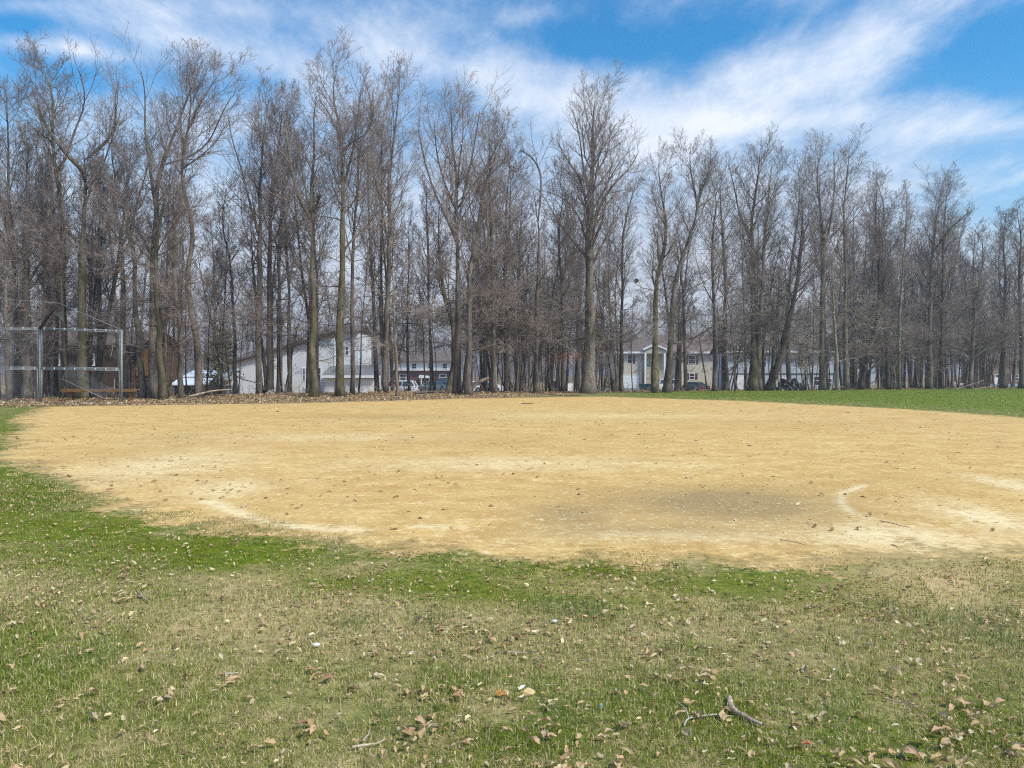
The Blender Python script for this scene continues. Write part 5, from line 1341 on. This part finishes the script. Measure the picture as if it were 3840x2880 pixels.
def edge_clutter():
    lumpy('brush_pile', 2960, 1466, 55.5, 2.0, .78, 1.3, pile_material(), 'dark pile under a torn black and white tarp at the wood edge', 'pile', 3, .5)
    lumpy('earth_mound', 3150, 1466, 56.5, .95, .28, .8, M['bark_dark'], 'small dark earth mound beside the thin pale trunk', 'mound', 4)
    lumpy('rock', 1015, 1486, 40.1, .55, .26, .45, M['rock'], 'grey rock on the leaf bank before the white house', 'rock', 6)
    lumpy('rock', 1496, 1502, 38.0, .38, .13, .3, M['rock'], 'flat pinkish rock in the leaves below the pale broken trunk', 'rock', 7)
    lumpy('stump', 1072, 1510, 37.5, .2, .1, .2, M['bark'], 'little stump sticking out of the leaf bank', 'stump', 8)
    lumpy('bird_nest', 2386, 1052, 53, .30, .14, .30, M['nest'], 'round leafy nest high in a bare tree right of the central giant', 'nest', 9).location = (wx(2386, 52.5), 52.5, wz(1052, 52.5))
    b = base_at(1197, 70); bm = bmesh.new(); bmesh.ops.create_uvsphere(bm, u_segments=20, v_segments=12, radius=.17); me = bpy.data.meshes.new('play_ball'); bm.to_mesh(me); bm.free()
    me.polygons.foreach_set('use_smooth', np.ones(len(me.polygons), bool))
    m, g = bark_free_mat('red_white_ball'); z = g.node('ShaderNodeSeparateXYZ', {0: g.node('ShaderNodeTexCoord').outputs['Object']}).outputs[2]
    finish(g, g.mix(g.step(g.m('ABSOLUTE', z), .045, .05), (.75, .74, .72, 1), (.32, .03, .035, 1)), .4)
    tag(obj('play_ball', me, m, None, (b[0], 70, wz(1475, 70))), 'red ball with a white band at the foot of the knobby tree', 'ball')
    # pedestal for the ball so that it rests on something: an upturned log
    s = MB(); s.tube([(b[0], 70, b[2] - .1), (b[0], 70, wz(1475, 70) - .165)], .16, 10); tag(s.build('chopping_block', M['bark'], None), 'upright log under the red ball', 'log')
    stick('thick broken limb propped in the air above the white sedan', [(1768, 1462, 43.5), (1782, 1443, 43.6), (1805, 1428, 43.8), (1832, 1418, 44)], [.09, .10, .11, .08], M['bark'])
    stick('long bare pole lying across the wood edge before the grey deck', [(706, 1488, 36.4), (760, 1474, 36.5), (800, 1465, 36.6), (870, 1460, 36.8)], .05, M['log'])
    stick('thin bent branch arching over the leaf bank to the white house', [(866, 1392, 39), (900, 1420, 39), (960, 1435, 39.1), (1010, 1460, 39.3), (1052, 1484, 39.3)], .03, M['bark_dark'])
    stick('curved pale branch poking up left of the white house', [(822, 1344, 40), (832, 1358, 40), (848, 1370, 40), (868, 1378, 40)], .045, M['bark_pale'])
    stick('mossy log lying on the leaf bank by the grey sedan', [(1555, 1474, 40), (1600, 1470, 40), (1640, 1468, 40), (1668, 1471, 40)], .08, M['bark'])
    stick('long stick resting on the grass before the sheds', [(2060, 1482, None), (2130, 1485, None), (2180, 1484, None)], .03, M['bark'], twigs=4)
    stick('leaning dead branch before the brown mound on the right', [(3350, 1395, 62), (3300, 1420, 62), (3260, 1440, 62)], .06, M['bark_pale'])
    stick('pale fallen branch sloping to the grass left of the garden hut', [(3566, 1464, 64), (3600, 1455, 64.5), (3690, 1426, 65)], .06, M['bark_pale'])
    stick('fallen branch lying low before the pool', [(3640, 1461, 66), (3700, 1452, 66.5), (3745, 1442, 67)], .05, M['bark_pale'])
    stick('fallen log half buried under the right trees', [(3472, 1462, 64.5), (3520, 1459, 65), (3555, 1463, 65)], .12, M['rock'])
    # evergreen shrubs
    for px, Y, w, top, lab in ((815, 52, 170, 1225, 'ragged olive evergreen shrub behind the grey deck'), (2300, 104, 90, 1425, 'low dark green hedge bush left of the beige garage'), (2050, 118, 40, 1385, 'dark conifer behind the small sheds'), (3625, 106, 60, 1395, 'dark spruce behind the low hut')):
        rg = np.random.default_rng(int(px)); b = np.array(base_at(px, Y)); H = wz(top, Y) - b[2]; rad = w / 2 / F * Y
        st = [auto_stem(tuple(b), H, .06, rg)]
        pos, d, t, r, _ = spawn(st[0][0][None], st[0][1][None], 60, .08, .98, R(50), R(95), rg)
        Pl, Rl = grow(pos, d, rad * (1.15 - .8 * t) * rg.uniform(.7, 1.2, len(t)), np.maximum(r * .3, .01), np.full(len(t), .006), 6, .1, .02, rg)
        n = 1500; i = rg.integers(0, len(Pl), n); f = rg.random(n) ** .6 * 5.99; k = f.astype(int)
        c = Pl[i, k] + (Pl[i, np.minimum(k + 1, 6)] - Pl[i, k]) * (f - k)[:, None] + rg.normal(0, rad * .07, (n, 3))
        e1 = rg.normal(0, 1, (n, 3)); e1 *= (rad * .075 / np.linalg.norm(e1, axis=1))[:, None]; e2 = np.cross(e1, rg.normal(0, 1, (n, 3))); e2 *= (rad * .03 / np.linalg.norm(e2, axis=1))[:, None]
        V = np.stack([c - e1, c + e2, c + e1, c - e2], 1).reshape(-1, 3)
        root = empty('evergreen_shrub', tuple(b), lab, 'shrub')
        tV, tl, tc = join([tubes(st[0][0][None], st[0][1][None], 7), tubes(Pl, Rl, 4)])
        obj('trunk', mesh_np('trunk', tV - b, tl, tc), M['bark_dark'], root)
        obj('foliage', mesh_np('foliage', V - b, np.arange(4 * n), np.full(n, 4)), M['evergreen'], root)

def far_wood():
    """the far-off wood that reads as one grey mass behind everything"""
    rg = np.random.default_rng(90); n = 1700
    Y = rg.uniform(150, 260, n); px = rg.uniform(-900, 4800, n); X = wx(px, Y)
    z = ground_z(X, Y); H = rg.uniform(7, 17, n) * (.6 + .8 * vnoise(X, Y, .04, 4))
    pos = np.stack([X, Y, z - .2], -1); d = np.stack([rg.normal(0, .06, n), rg.normal(0, .06, n), np.ones(n)], -1)
    P, Rr = grow(pos, d, H, rg.uniform(.05, .14, n), np.full(n, .02), 6, .03, .02, rg)
    parts = [tubes(P, Rr, 4)]
    p2, d2, t2, r2, pi = spawn(P, Rr, 13, .12, .98, R(25), R(75), rg)
    P2, R2 = grow(p2, d2, H[pi] * .26 * rg.uniform(.5, 1.2, len(t2)), np.full(len(t2), .028), np.full(len(t2), .016), 4, .1, .08, rg)
    parts.append(tubes(P2, R2, 3))
    p3, d3, t3, r3, pi = spawn(P2, R2, 6, .2, .98, R(25), R(65), rg)
    L3 = blen(P2)[pi] * .5 * rg.uniform(.5, 1.2, len(t3))
    P3, R3 = grow(p3, d3, L3, np.full(len(t3), .017), np.full(len(t3), .012), 2, .12, .08, rg)
    parts.append(tubes(P3, R3, 3))
    V, lo, ct = join(parts)
    tag(obj('far_wood', mesh_np('far_wood', V, lo, ct), M['twig']), 'grey mass of bare far trees closing the view behind the houses', 'woodland', kind='stuff')

def understorey():
    """tangle of brambles and thin brush on the woodland floor, uncountable"""
    rg = np.random.default_rng(91); n = 900
    px = rg.uniform(-100, 3950, n); T = edge_depth(px); Y = T + .5 + rg.random(n) ** 1.5 * 32; X = wx(px, Y)
    ok = ~((px > 840) & (px < 1450) & (Y > 68)) & ~((px > 1440) & (px < 1720) & (Y > 60)); px, Y, X, T = px[ok], Y[ok], X[ok], T[ok]; n = len(X)
    pos = np.stack([X, Y, ground_z(X, Y) - .03], -1); d = np.stack([rg.normal(0, .45, n), rg.normal(0, .35, n), np.ones(n)], -1)
    H = rg.uniform(.25, 1.0, n)
    P, Rr = grow(pos, d, H, rg.uniform(.008, .02, n), np.full(n, .005), 7, .12, -.02, rg)
    parts = [tubes(P, Rr, 4)]
    p2, d2, t2, r2, pi = spawn(P, Rr, 6, .2, .98, R(30), R(70), rg)
    P2, R2 = grow(p2, d2, H[pi] * .4 * rg.uniform(.5, 1.2, len(t2)), np.full(len(t2), .007), np.full(len(t2), .004), 4, .13, .0, rg)
    parts.append(tubes(P2, R2, 3))
    V, lo, ct = join(parts)
    tag(obj('undergrowth', mesh_np('undergrowth', V, lo, ct), M['twig_pale']), 'tangle of thin leafless brush on the floor of the wood', 'undergrowth', kind='stuff')

# ------------------------------------------------------------------ grass, leaves, debris
LEAFC = np.array([(.60, .42, .225), (.70, .54, .31), (.46, .29, .15), (.76, .64, .41), (.34, .21, .115), (.64, .42, .245), (.52, .40, .26), (.58, .40, .22)])

def leaf_shape(k, rg):
    """a curled dead leaf, unit length along x: V, quads"""
    nu, nv = 7, 4
    curl = rg.uniform(.2, 2.2); bend = rg.uniform(-.9, .9); wid = rg.uniform(.32, .58); twist = rg.uniform(-.9, .9); lob = rg.uniform(0, .6); fq = rg.uniform(6, 14); ph = rg.uniform(0, 6)
    V = []
    for i in range(nu + 1):
        u = i / nu; w = wid * (math.sin(math.pi * min(1, u * .93 + .05)) ** .75) * (1 - lob * abs(math.sin(u * fq + ph)))
        for j in range(nv + 1):
            s = (j / nv - .5) * 2
            a = s * curl * .7
            y = w * .5 * (math.sin(a) / max(.7 * curl, .3)) * 1.5; z = w * .5 * (1 - math.cos(a)) / max(.7 * curl, .3) * 1.5
            z += bend * .35 * (u - .5) ** 2 * 2 + .06 * math.sin(7 * u + 3 * s + k)
            t = twist * (u - .5); y, z = y * math.cos(t) - z * math.sin(t), y * math.sin(t) + z * math.cos(t)
            V.append((u - .5, y, z))
    Q = [(i * (nv + 1) + j, i * (nv + 1) + j + 1, (i + 1) * (nv + 1) + j + 1, (i + 1) * (nv + 1) + j) for i in range(nu) for j in range(nv)]
    V = np.array(V); V[:, 2] -= V[:, 2].min()
    return V, np.array(Q)

def leaf_density(X, Y):
    """relative number of fallen leaves on the lawn"""
    return .35 + 1.1 * (vnoise(X, Y, .9, 41) > .5) * vnoise(X, Y, 2.3, 42) + .4 * vnoise(X, Y, .5, 43)

def leaves():
    rg = np.random.default_rng(60)
    shapes = [leaf_shape(k, rg) for k in range(24)]
    # 290 nearest leaves, each an object
    near = []
    while len(near) < 290:
        Y = 2.95 + 1.45 * rg.random() ** .9; u = rg.uniform(-.68, .68); X = u * Y
        if rg.random() * 1.4 < leaf_density(np.array([X]), np.array([Y]))[0]:
            near.append((X, Y))
            if rg.random() < .3:              # leaves gather in little drifts
                for q in range(int(rg.integers(2, 6))): near.append((X + rg.normal(0, .06), max(2.95, Y + rg.normal(0, .07))))
    near = near[:290]
    protos = []
    cl = ['curled tan dead leaf in the near grass', 'pale straw coloured dead leaf in the near grass', 'dark brown shrivelled dead leaf in the near grass', 'bleached cream dead leaf in the near grass', 'deep brown dead leaf lying in the near grass',
          'pinkish brown dead leaf in the near grass', 'grey weathered dead leaf in the near grass', 'mid brown dead leaf in the near grass']
    for k in range(24):
        V, Q = shapes[k]; c = LEAFC[k % 8]
        me = mesh_np('dead_leaf', V, Q.ravel(), np.full(len(Q), 4), smooth=True, col=np.tile(c, (len(V), 1)))
        me.materials.append(M['leaf']); protos.append(me)
    pk = np.array([0, 0, 1, 1, 2, 3, 4, 5, 5, 6, 7, 7])
    for X, Y in near:
        c = int(rg.choice(pk)); k = c + 8 * int(rg.integers(3))
        o = bpy.data.objects.new('dead_leaf', protos[k]); COL.objects.link(o)
        s = rg.uniform(.032, .078) * (.7 if c in (1, 3) else 1)
        o.location = (X, Y, float(ground_z(X, Y)) + rg.uniform(.018, .034)); o.rotation_euler = (rg.normal(.12, .28), rg.normal(0, .28), rg.uniform(0, 6.28)); o.scale = (s, s, s)
        tag(o, cl[c], 'leaf', 'fallen leaves on the near lawn')
    # the rest: one mass
    def mass(name, X, Y, size, label, lift=(.005, .03), tilt=.4, cols=None):
        n = len(X); k = rg.integers(0, 24, n); Vs, Ls, Cs, col, off = [], [], [], [], 0
        Z = ground_z(X, Y) + rg.uniform(*lift, n)
        for s in range(24):
            i = np.where(k == s)[0]
            if not len(i): continue
            V, Q = shapes[s]
            if Y[i].min() > 15: V = V.reshape(8, 5, 3)[::7, ::4].reshape(-1, 3) if False else V
            a = rg.uniform(0, 6.28, len(i)); tx, ty = rg.normal(0, tilt, len(i)), rg.normal(0, tilt, len(i))
            P = V[None] * size[i][:, None, None]
            y2 = P[..., 1] * np.cos(tx)[:, None] - P[..., 2] * np.sin(tx)[:, None]; z2 = P[..., 1] * np.sin(tx)[:, None] + P[..., 2] * np.cos(tx)[:, None]
            x3 = P[..., 0] * np.cos(ty)[:, None] + z2 * np.sin(ty)[:, None]; z3 = -P[..., 0] * np.sin(ty)[:, None] + z2 * np.cos(ty)[:, None]
            x4 = x3 * np.cos(a)[:, None] - y2 * np.sin(a)[:, None]; y4 = x3 * np.sin(a)[:, None] + y2 * np.cos(a)[:, None]
            W_ = np.stack([x4 + X[i][:, None], y4 + Y[i][:, None], z3 + Z[i][:, None]], -1)
            m = len(V)
            Vs.append(W_.reshape(-1, 3)); Ls.append((Q[None] + (np.arange(len(i)) * m)[:, None, None]).ravel() + off); Cs.append(np.full(len(i) * len(Q), 4)); off += len(i) * m
            c = (LEAFC if cols is None else cols)[rg.integers(0, 8, len(i))] * rg.uniform(.75, 1.2, (len(i), 1)); col.append(np.repeat(c, m, axis=0))
        tag(obj(name, mesh_np(name, np.concatenate(Vs), np.concatenate(Ls), np.concatenate(Cs), smooth=True, col=np.concatenate(col)), M['leaf']), label, 'leaves', kind='stuff')
    n = 38000
    Y = 2.9 + 8.5 * rg.random(n) ** 1.25; X = rg.uniform(-.75, .75, n) * Y
    keep = (sdist(X, Y) < -.15) & (rg.random(n) * 1.6 < leaf_density(X, Y)) & ((Y > 4.4) | (rg.random(n) < .8))
    mass('lawn_leaves', X[keep], Y[keep], (.009 + .042 * rg.random(keep.sum()) ** 2.4) * np.where(Y[keep] < 4.4, .8, 1.1), 'scattered small dead leaves and leaf scraps over the lawn', (.010, .032), .3)
    n = 10500
    px = rg.uniform(-60, 2300, n); T = edge_depth(px); Y = T - 5.2 + 6.8 * rg.random(n) ** .85; X = wx(px, Y)
    keep = (rg.random(n) < 1 - sstep(px, 1500, 2250)) & (sdist(X, Y) < -.1)
    mass('leaf_bank', X[keep], Y[keep], rg.uniform(.07, .17, keep.sum()), 'bank of brown fallen leaves along the far side of the infield', (.0, .07), .6, LEAFC * np.array([.84, .84, .84]))
    n = 7000
    px = rg.uniform(-100, 3900, n); T = edge_depth(px); Y = T + 1 + 22 * rg.random(n) ** 1.6; X = wx(px, Y)
    mass('woodland_leaves', X, Y, rg.uniform(.09, .2, n), 'fallen leaves covering the floor of the wood', (.0, .06), .6, LEAFC * np.array([.8, .72, .66]))
    # leaf scraps blown on to the infield
    n = 2600; px = rg.uniform(60, 3840, n); Y = 8 + 28 * rg.random(n) ** 1.3; X = wx(px, Y)
    w = .16 + 1.6 * pxblob(X, Y, 420, 1620, 260, 22) + .8 * pxblob(X, Y, 1050, 1850, 500, 40) + .5 * pxblob(X, Y, 600, 1760, 300, 40)
    keep = (sdist(X, Y) > .1) & (rg.random(n) < w)
    mass('infield_scraps', X[keep], Y[keep], rg.uniform(.03, .09, keep.sum()), 'leaf scraps blown over the bare infield', (.0, .012), .25)

def debris():
    """dark bits of bark and pebbles peppering the clay"""
    rg = np.random.default_rng(61); n = 9000
    Y = 7 + 30 * rg.random(n) ** 1.5; X = rg.uniform(-.7, .7, n) * Y
    sd_ = sdist(X, Y); keep = (sd_ > -.3) & (rg.random(n) < .07 + .35 * (vnoise(X, Y, .6, 71) > .55)); X, Y = X[keep], Y[keep]; n = len(X)
    s = rg.uniform(.003, .010, n) * np.clip(Y / 9, .8, 2.2) * np.where(rg.random(n) < .05, 2.2, 1)
    o = np.array([(1, 0, 0), (0, 1, 0), (-1, 0, 0), (0, -1, 0), (0, 0, 1)], float)
    a = rg.uniform(0, 6.28, n); st = rg.uniform(1, 3.2, n)
    P = o[None] * s[:, None, None]; P[..., 0] *= st[:, None]; P[..., 2] *= .7
    W = np.stack([P[..., 0] * np.cos(a)[:, None] - P[..., 1] * np.sin(a)[:, None] + X[:, None], P[..., 0] * np.sin(a)[:, None] + P[..., 1] * np.cos(a)[:, None] + Y[:, None], P[..., 2] + ground_z(X, Y)[:, None]], -1)
    tri = np.array([(0, 1, 4), (1, 2, 4), (2, 3, 4), (3, 0, 4)]); L = (tri[None] + (np.arange(n) * 5)[:, None, None]).ravel()
    base = np.array([(.12, .075, .035), (.18, .11, .05), (.08, .055, .03), (.3, .2, .1), (.55, .45, .3)])[rg.choice(5, n, p=[.3, .3, .2, .12, .08])]
    tag(obj('infield_debris', mesh_np('infield_debris', W.reshape(-1, 3), L, np.full(4 * n, 3), col=np.repeat(base, 5, axis=0)), M['speck']), 'dark crumbs of bark and pebbles on the clay infield', 'debris', kind='stuff')

def blades(name, X, Y, h, w, lean, col, label):
    rg = np.random.default_rng(int(len(X)) % 9973)
    n = len(X); a = rg.uniform(0, 6.28, n); Z = ground_z(X, Y) - .002
    dx, dy = np.cos(a), np.sin(a)
    la = rg.uniform(.0, 1.0, n) * lean
    up = np.cos(la); si = np.sin(la)
    mx = .55
    f = a + rg.normal(1.57, .5, n); wxx, wyy = np.cos(f) * w / 2, np.sin(f) * w / 2
    b0 = np.stack([X - wxx, Y - wyy, Z], -1); b1 = np.stack([X + wxx, Y + wyy, Z], -1)
    mp = np.stack([X + dx * si * h * mx * .7, Y + dy * si * h * mx * .7, Z + up * h * mx], -1)
    wv = np.stack([wxx, wyy, 0 * wxx], -1) * .75
    tip = np.stack([X + dx * np.sin(np.minimum(la * 1.5, 1.5)) * h, Y + dy * np.sin(np.minimum(la * 1.5, 1.5)) * h, Z + h * np.cos(np.minimum(la * 1.35, 1.45))], -1)
    V = np.stack([b0, b1, mp + wv, mp - wv, tip], 1).reshape(-1, 3)
    k = (np.arange(n) * 5)[:, None]
    L = np.concatenate([k + np.array([0, 1, 2, 3]), k + np.array([3, 2, 4])], 1).ravel()
    C = np.tile([4, 3], n)
    tag(obj(name, mesh_np(name, V, L, C, col=np.repeat(col, 5, axis=0)), M['blade']), label, 'grass', kind='stuff')

def grass():
    rg = np.random.default_rng(62)
    def sample(n, y0, y1, p):     # density falls as Y^-p per area
        e = 2 - p; Y = (y0 ** e + rg.random(n) * (y1 ** e - y0 ** e)) ** (1 / e)
        return rg.uniform(-.72, .72, n) * (Y + .15), Y
    X, Y = sample(430000, 2.75, 12.5, 1.6)
    d = sdist(X, Y) ; rag = d + edge_noise(X, Y)
    mk = masks(X, Y); moss, bare, dry = mk[1], mk[7], mk[8]
    patch = vnoise(X, Y, 1.3, 51) * .5 + vnoise(X, Y, 4.0, 52) * .35 + vnoise(X, Y, 14, 53) * .25
    p = np.clip((patch - .31) * 4.2, .10, 1) * (1 - .85 * bare) * (1 - .6 * dry)
    p = np.where(moss > .25, np.clip((patch - .25) * 4, .45, 1), p) * (rag < .12)
    p = p * np.where((rag > -.3), .3, 1)
    keep = rg.random(len(X)) < p
    X, Y, moss, dry, patch, rag = X[keep], Y[keep], moss[keep], dry[keep], patch[keep], rag[keep]
    n = len(X); far = np.clip(Y / 4, 1, 2.6)
    tuft = np.clip((vnoise(X, Y, 2.6, 54) - .45) * 3, 0, 1) * (1 - moss)
    h = rg.uniform(.012, .036, n) * (1 + .55 * tuft) * np.where(moss > .3, .55, 1) * np.where(rag > -.5, .6, 1) * far ** .25
    w = rg.uniform(.0020, .0042, n) * far ** .95
    g1 = np.array([.105, .16, .012]); g2 = np.array([.34, .39, .055]); st = np.array([.84, .68, .36]); ms = np.array([.15, .175, .010]); ms2 = np.array([.31, .29, .028])
    t = rg.random((n, 1)); col = g1 * (1 - t) + g2 * t
    mcol = ms * (1 - t) + ms2 * t; col = col * (1 - moss[:, None]) + mcol * moss[:, None]
    isst = rg.random(n) < (.20 + .35 * dry + .25 * (patch < .5)) * (1 - .7 * moss); col[isst] = st * rg.uniform(.6, 1.15, (isst.sum(), 1))
    blades('grass', X, Y, h, w, np.where(isst, 1.5, 1.1), col, 'short patchy green grass of the near lawn')
    tc = [on_ground(px, py) for px, py in ((2040, 2275), (2150, 2290), (2250, 2300), (1310, 2340), (1620, 2330), (3640, 2325), (3780, 2310), (3500, 2330), (3300, 2280), (2790, 2285), (3700, 2390), (3810, 2420), (300, 2480), (2550, 2440), (1500, 2700), (2100, 2700), (3100, 2700))]
    tX = np.concatenate([c[0] + rg.normal(0, .11, 170) for c in tc]); tY = np.concatenate([c[1] + rg.normal(0, .13, 170) for c in tc]); n = len(tX)
    t = rg.random((n, 1)); tcol = np.array([.10, .17, .035]) * (1 - t) + np.array([.26, .33, .11]) * t
    blades('grass_tufts', tX, tY, rg.uniform(.035, .085, n), rg.uniform(.0025, .0045, n) * np.clip(tY / 4, 1, 2), np.full(n, 1.25), tcol, 'longer pale green tufts of grass standing out of the lawn')
    # dead thatch lying flat between the blades
    X, Y = sample(190000, 2.75, 12.0, 1.6)
    rag = sdist(X, Y) + edge_noise(X, Y); mk = masks(X, Y)
    keep = (rag < -.05) & (rg.random(len(X)) < np.clip(.55 - .6 * mk[1], .03, 1) * (1 - .85 * mk[7])); X, Y = X[keep], Y[keep]; n = len(X); far = np.clip(Y / 4, 1, 2.6)
    col = np.array([.68, .55, .31]) * rg.uniform(.3, 1.25, (n, 1)) * np.stack([np.ones(n), rg.uniform(.88, 1.05, n), rg.uniform(.75, 1.1, n)], -1)
    blades('dry_thatch', X, Y, rg.uniform(.015, .05, n) * far ** .3, rg.uniform(.0016, .0032, n) * far ** .95, np.full(n, 1.62), col, 'flattened straw coloured thatch between the grass blades')
    # far strip of greener turf on the right and the tufted left border
    n = 90000; px = rg.uniform(1900, 3950, n); T = edge_depth(px); Y = 20 + (T - 19.5) * rg.random(n); X = wx(px, Y)
    lush = masks(X, Y)[3]; rag = sdist(X, Y) + edge_noise(X, Y)
    keep = (rag < -.1) & (rg.random(n) < .2 + .8 * lush); X, Y, lush = X[keep], Y[keep], lush[keep]; n = len(X)
    t = rg.random((n, 1)); col = np.array([.13, .19, .015]) * (1 - t) + np.array([.24, .29, .04]) * t
    isst = rg.random(n) < .12 + .4 * (1 - lush); col[isst] = st * rg.uniform(.6, 1.0, (isst.sum(), 1))
    blades('far_grass', X, Y, rg.uniform(.02, .06, n), rg.uniform(.012, .03, n), np.full(n, 1.2), col, 'greener turf between the infield and the right hand wood')
    n = 60000; Y = 9 + 18 * rg.random(n) ** 1.3; X = -rg.uniform(.3, .72, n) * Y
    rag = sdist(X, Y) + edge_noise(X, Y); mk = masks(X, Y)
    keep = (rag < -.05) & (rg.random(n) < .25 + .75 * mk[1]); X, Y = X[keep], Y[keep]; n = len(X)
    t = rg.random((n, 1)); col = np.array([.11, .155, .012]) * (1 - t) + np.array([.19, .21, .03]) * t
    isst = rg.random(n) < .3; col[isst] = st * rg.uniform(.6, 1.0, (isst.sum(), 1))
    blades('border_grass', X, Y, rg.uniform(.012, .035, n), rg.uniform(.005, .013, n), np.full(n, 1.2), col, 'mossy grass along the left border of the infield')

def near_sticks():
    stick('gnarled weathered stick with a bent end in the grass', [(2733, 2628, None), (2738, 2660, None), (2748, 2686, None), (2775, 2700, None), (2815, 2716, None), (2858, 2732, None)], [.008, .0125, .0175, .0138, .010, .0065], M['log'], 'weathered_stick', 'stick', seed=3)
    o = stick('thin forked pale lichen covered twig touching the weathered stick', [(2566, 2744, None), (2569, 2722, None), (2582, 2712, None), (2620, 2705, None), (2679, 2694, None), (2750, 2705, None)], [.0045, .0043, .0043, .0038, .0033, .002], M['lichen'], 'forked_twig', 'twig')
    w = np.array([(*on_ground(px, py), 0) for px, py in ((2582, 2712), (2576, 2690), (2570, 2674), (2552, 2660), (2534, 2646))]); w[:, 2] = ground_z(w[:, 0], w[:, 1]) + .022
    V, lo, ct = tubes(resample(w, 12)[None], np.linspace(.0038, .0017, 12)[None], 6, caps=True)
    c = obj('side_shoot', mesh_np('side_shoot', V, lo, ct, smooth=True), M['lichen'], o)
    T_ = [('short grey stick upright in the grass left of the middle', [(425, 2524, None), (440, 2505, None), (448, 2478, None)], .005), ('thin dark twig lying on the clay by the pale curve', [(3300, 1955, None), (3340, 1962, None), (3385, 1975, None), (3410, 1980, None)], .004),
          ('bent twig on the clay beside the lower rim', [(2925, 2025, None), (2960, 2030, None), (3000, 2040, None), (3018, 2044, None)], .004), ('pale straight stick in the dry grass left of centre', [(448, 2160, None), (500, 2190, None)], .007),
          ('forked pale stick in the grass near the left third', [(515, 2230, None), (540, 2255, None), (562, 2270, None)], .008), ('slender pale twig lying along the right part of the lawn', [(3310, 2632, None), (3360, 2645, None), (3430, 2652, None), (3500, 2690, None)], .0036),
          ('long straw coloured twig at the middle of the lawn', [(1890, 2455, None), (1950, 2460, None), (2020, 2464, None)], .004), ('greenish stick near the white stone', [(840, 2545, None), (895, 2540, None)], .006),
          ('bleached stick at the lower left of the lawn', [(1320, 2826, None), (1370, 2815, None), (1425, 2808, None), (1440, 2790, None)], .006), ('short stick by a tan leaf low in the lawn', [(1362, 2802, None), (1380, 2775, None), (1388, 2755, None)], .006),
          ('curved twig on the bare infield near its left part', [(905, 1905, None), (925, 1900, None), (935, 1893, None)], .012), ('dark twig far across the infield', [(1955, 1514, None), (2000, 1515, None)], .02)]
    for l, p, r in T_: stick(l, p, r, M['log'] if 'dark' not in l else M['bark_dark'], 'twig', 'twig', 'loose twigs on the ground', seed=len(l))
    rg = np.random.default_rng(99)
    def special(name, px, py, size, col, label, cat, rot, k):
        V, Q = leaf_shape(k, np.random.default_rng(k)); x, y = on_ground(px, py)
        me = mesh_np(name, V, Q.ravel(), np.full(len(Q), 4), smooth=True, col=np.tile(col, (len(V), 1)))
        o = obj(name, me, M['leaf'], None, (x, y, float(ground_z(x, y)) + .02)); o.scale = (size,) * 3; o.rotation_euler = rot; tag(o, label, cat)
    special('yellow_leaf', 1985, 2612, .062, (.72, .55, .27), 'large pale yellow leaf lying flat at the middle of the lawn', 'leaf', (.5, .1, .2), 3)
    special('white_petal', 1958, 2600, .045, (.82, .78, .74), 'white petal touching the large pale yellow leaf', 'petal', (.4, -.2, .6), 4)
    special('orange_leaf', 1972, 2626, .045, (.62, .33, .12), 'folded orange leaf tucked below the pale yellow leaf', 'leaf', (.3, .1, .1), 9)
    special('orange_leaf', 1878, 2618, .05, (.60, .27, .07), 'crumpled bright orange leaf left of the pale yellow leaf', 'leaf', (.4, .3, -.4), 11)
    special('paper_scrap', 2254, 2668, .04, (.85, .86, .87), 'small white paper scrap in the grass', 'paper', (.2, .9, 1.2), 5)
    special('cream_leaf', 1421, 2552, .06, (.74, .60, .45), 'cream leaf folded over, left of the middle of the lawn', 'leaf', (.3, .2, .1), 6)
    special('terracotta_leaf', 3025, 2810, .055, (.50, .22, .12), 'rolled reddish leaf at the lower right of the lawn', 'leaf', (.2, .0, .05), 14)
    for px, py, s, lab in ((1186, 2432, .02, 'smooth white oval stone in the lawn'), (3128, 2524, .010, 'tiny white pebble in the right part of the lawn'), (2080, 2340, .016, 'flat white chip at the dry rim of the lawn')):
        x, y = on_ground(px, py); bm = bmesh.new(); bmesh.ops.create_uvsphere(bm, u_segments=16, v_segments=10, radius=1); bmesh.ops.scale(bm, vec=(s * 1.15, s * .8, s * .55), verts=bm.verts)
        me = bpy.data.meshes.new('white_stone'); bm.to_mesh(me); bm.free(); me.polygons.foreach_set('use_smooth', np.ones(len(me.polygons), bool))
        o = obj('white_stone', me, M['pebble'], None, (x, y, float(ground_z(x, y)) + s * .5 + .012)); o.rotation_euler = (0, 0, .3); tag(o, lab, 'stone')

white_house(); brown_house(); shed(); far_house(); beige_house(); grey_house(); pool_house(); small_sheds(); driveway()
vehicles(); bins(); backstop(); bench(); edge_clutter(); far_wood(); understorey()
leaves(); debris(); grass(); near_sticks()

# ------------------------------------------------------------------ air
def haze():
    m, g = bark_free_mat('haze'); v = g.node('ShaderNodeVolumePrincipled')
    v.inputs['Color'].default_value = (.80, .82, .90, 1); v.inputs['Density'].default_value = .0011; v.inputs['Anisotropy'].default_value = .3
    o = g.node('ShaderNodeOutputMaterial'); g.l.new(v.outputs[0], o.inputs['Volume'])
    mb = MB(); mb.box(-4000, 4000, -30, 3060, -2, 32)
    ob = mb.build('haze', m); tag(ob, 'thin pale haze over the field and wood', kind='stuff')
haze()
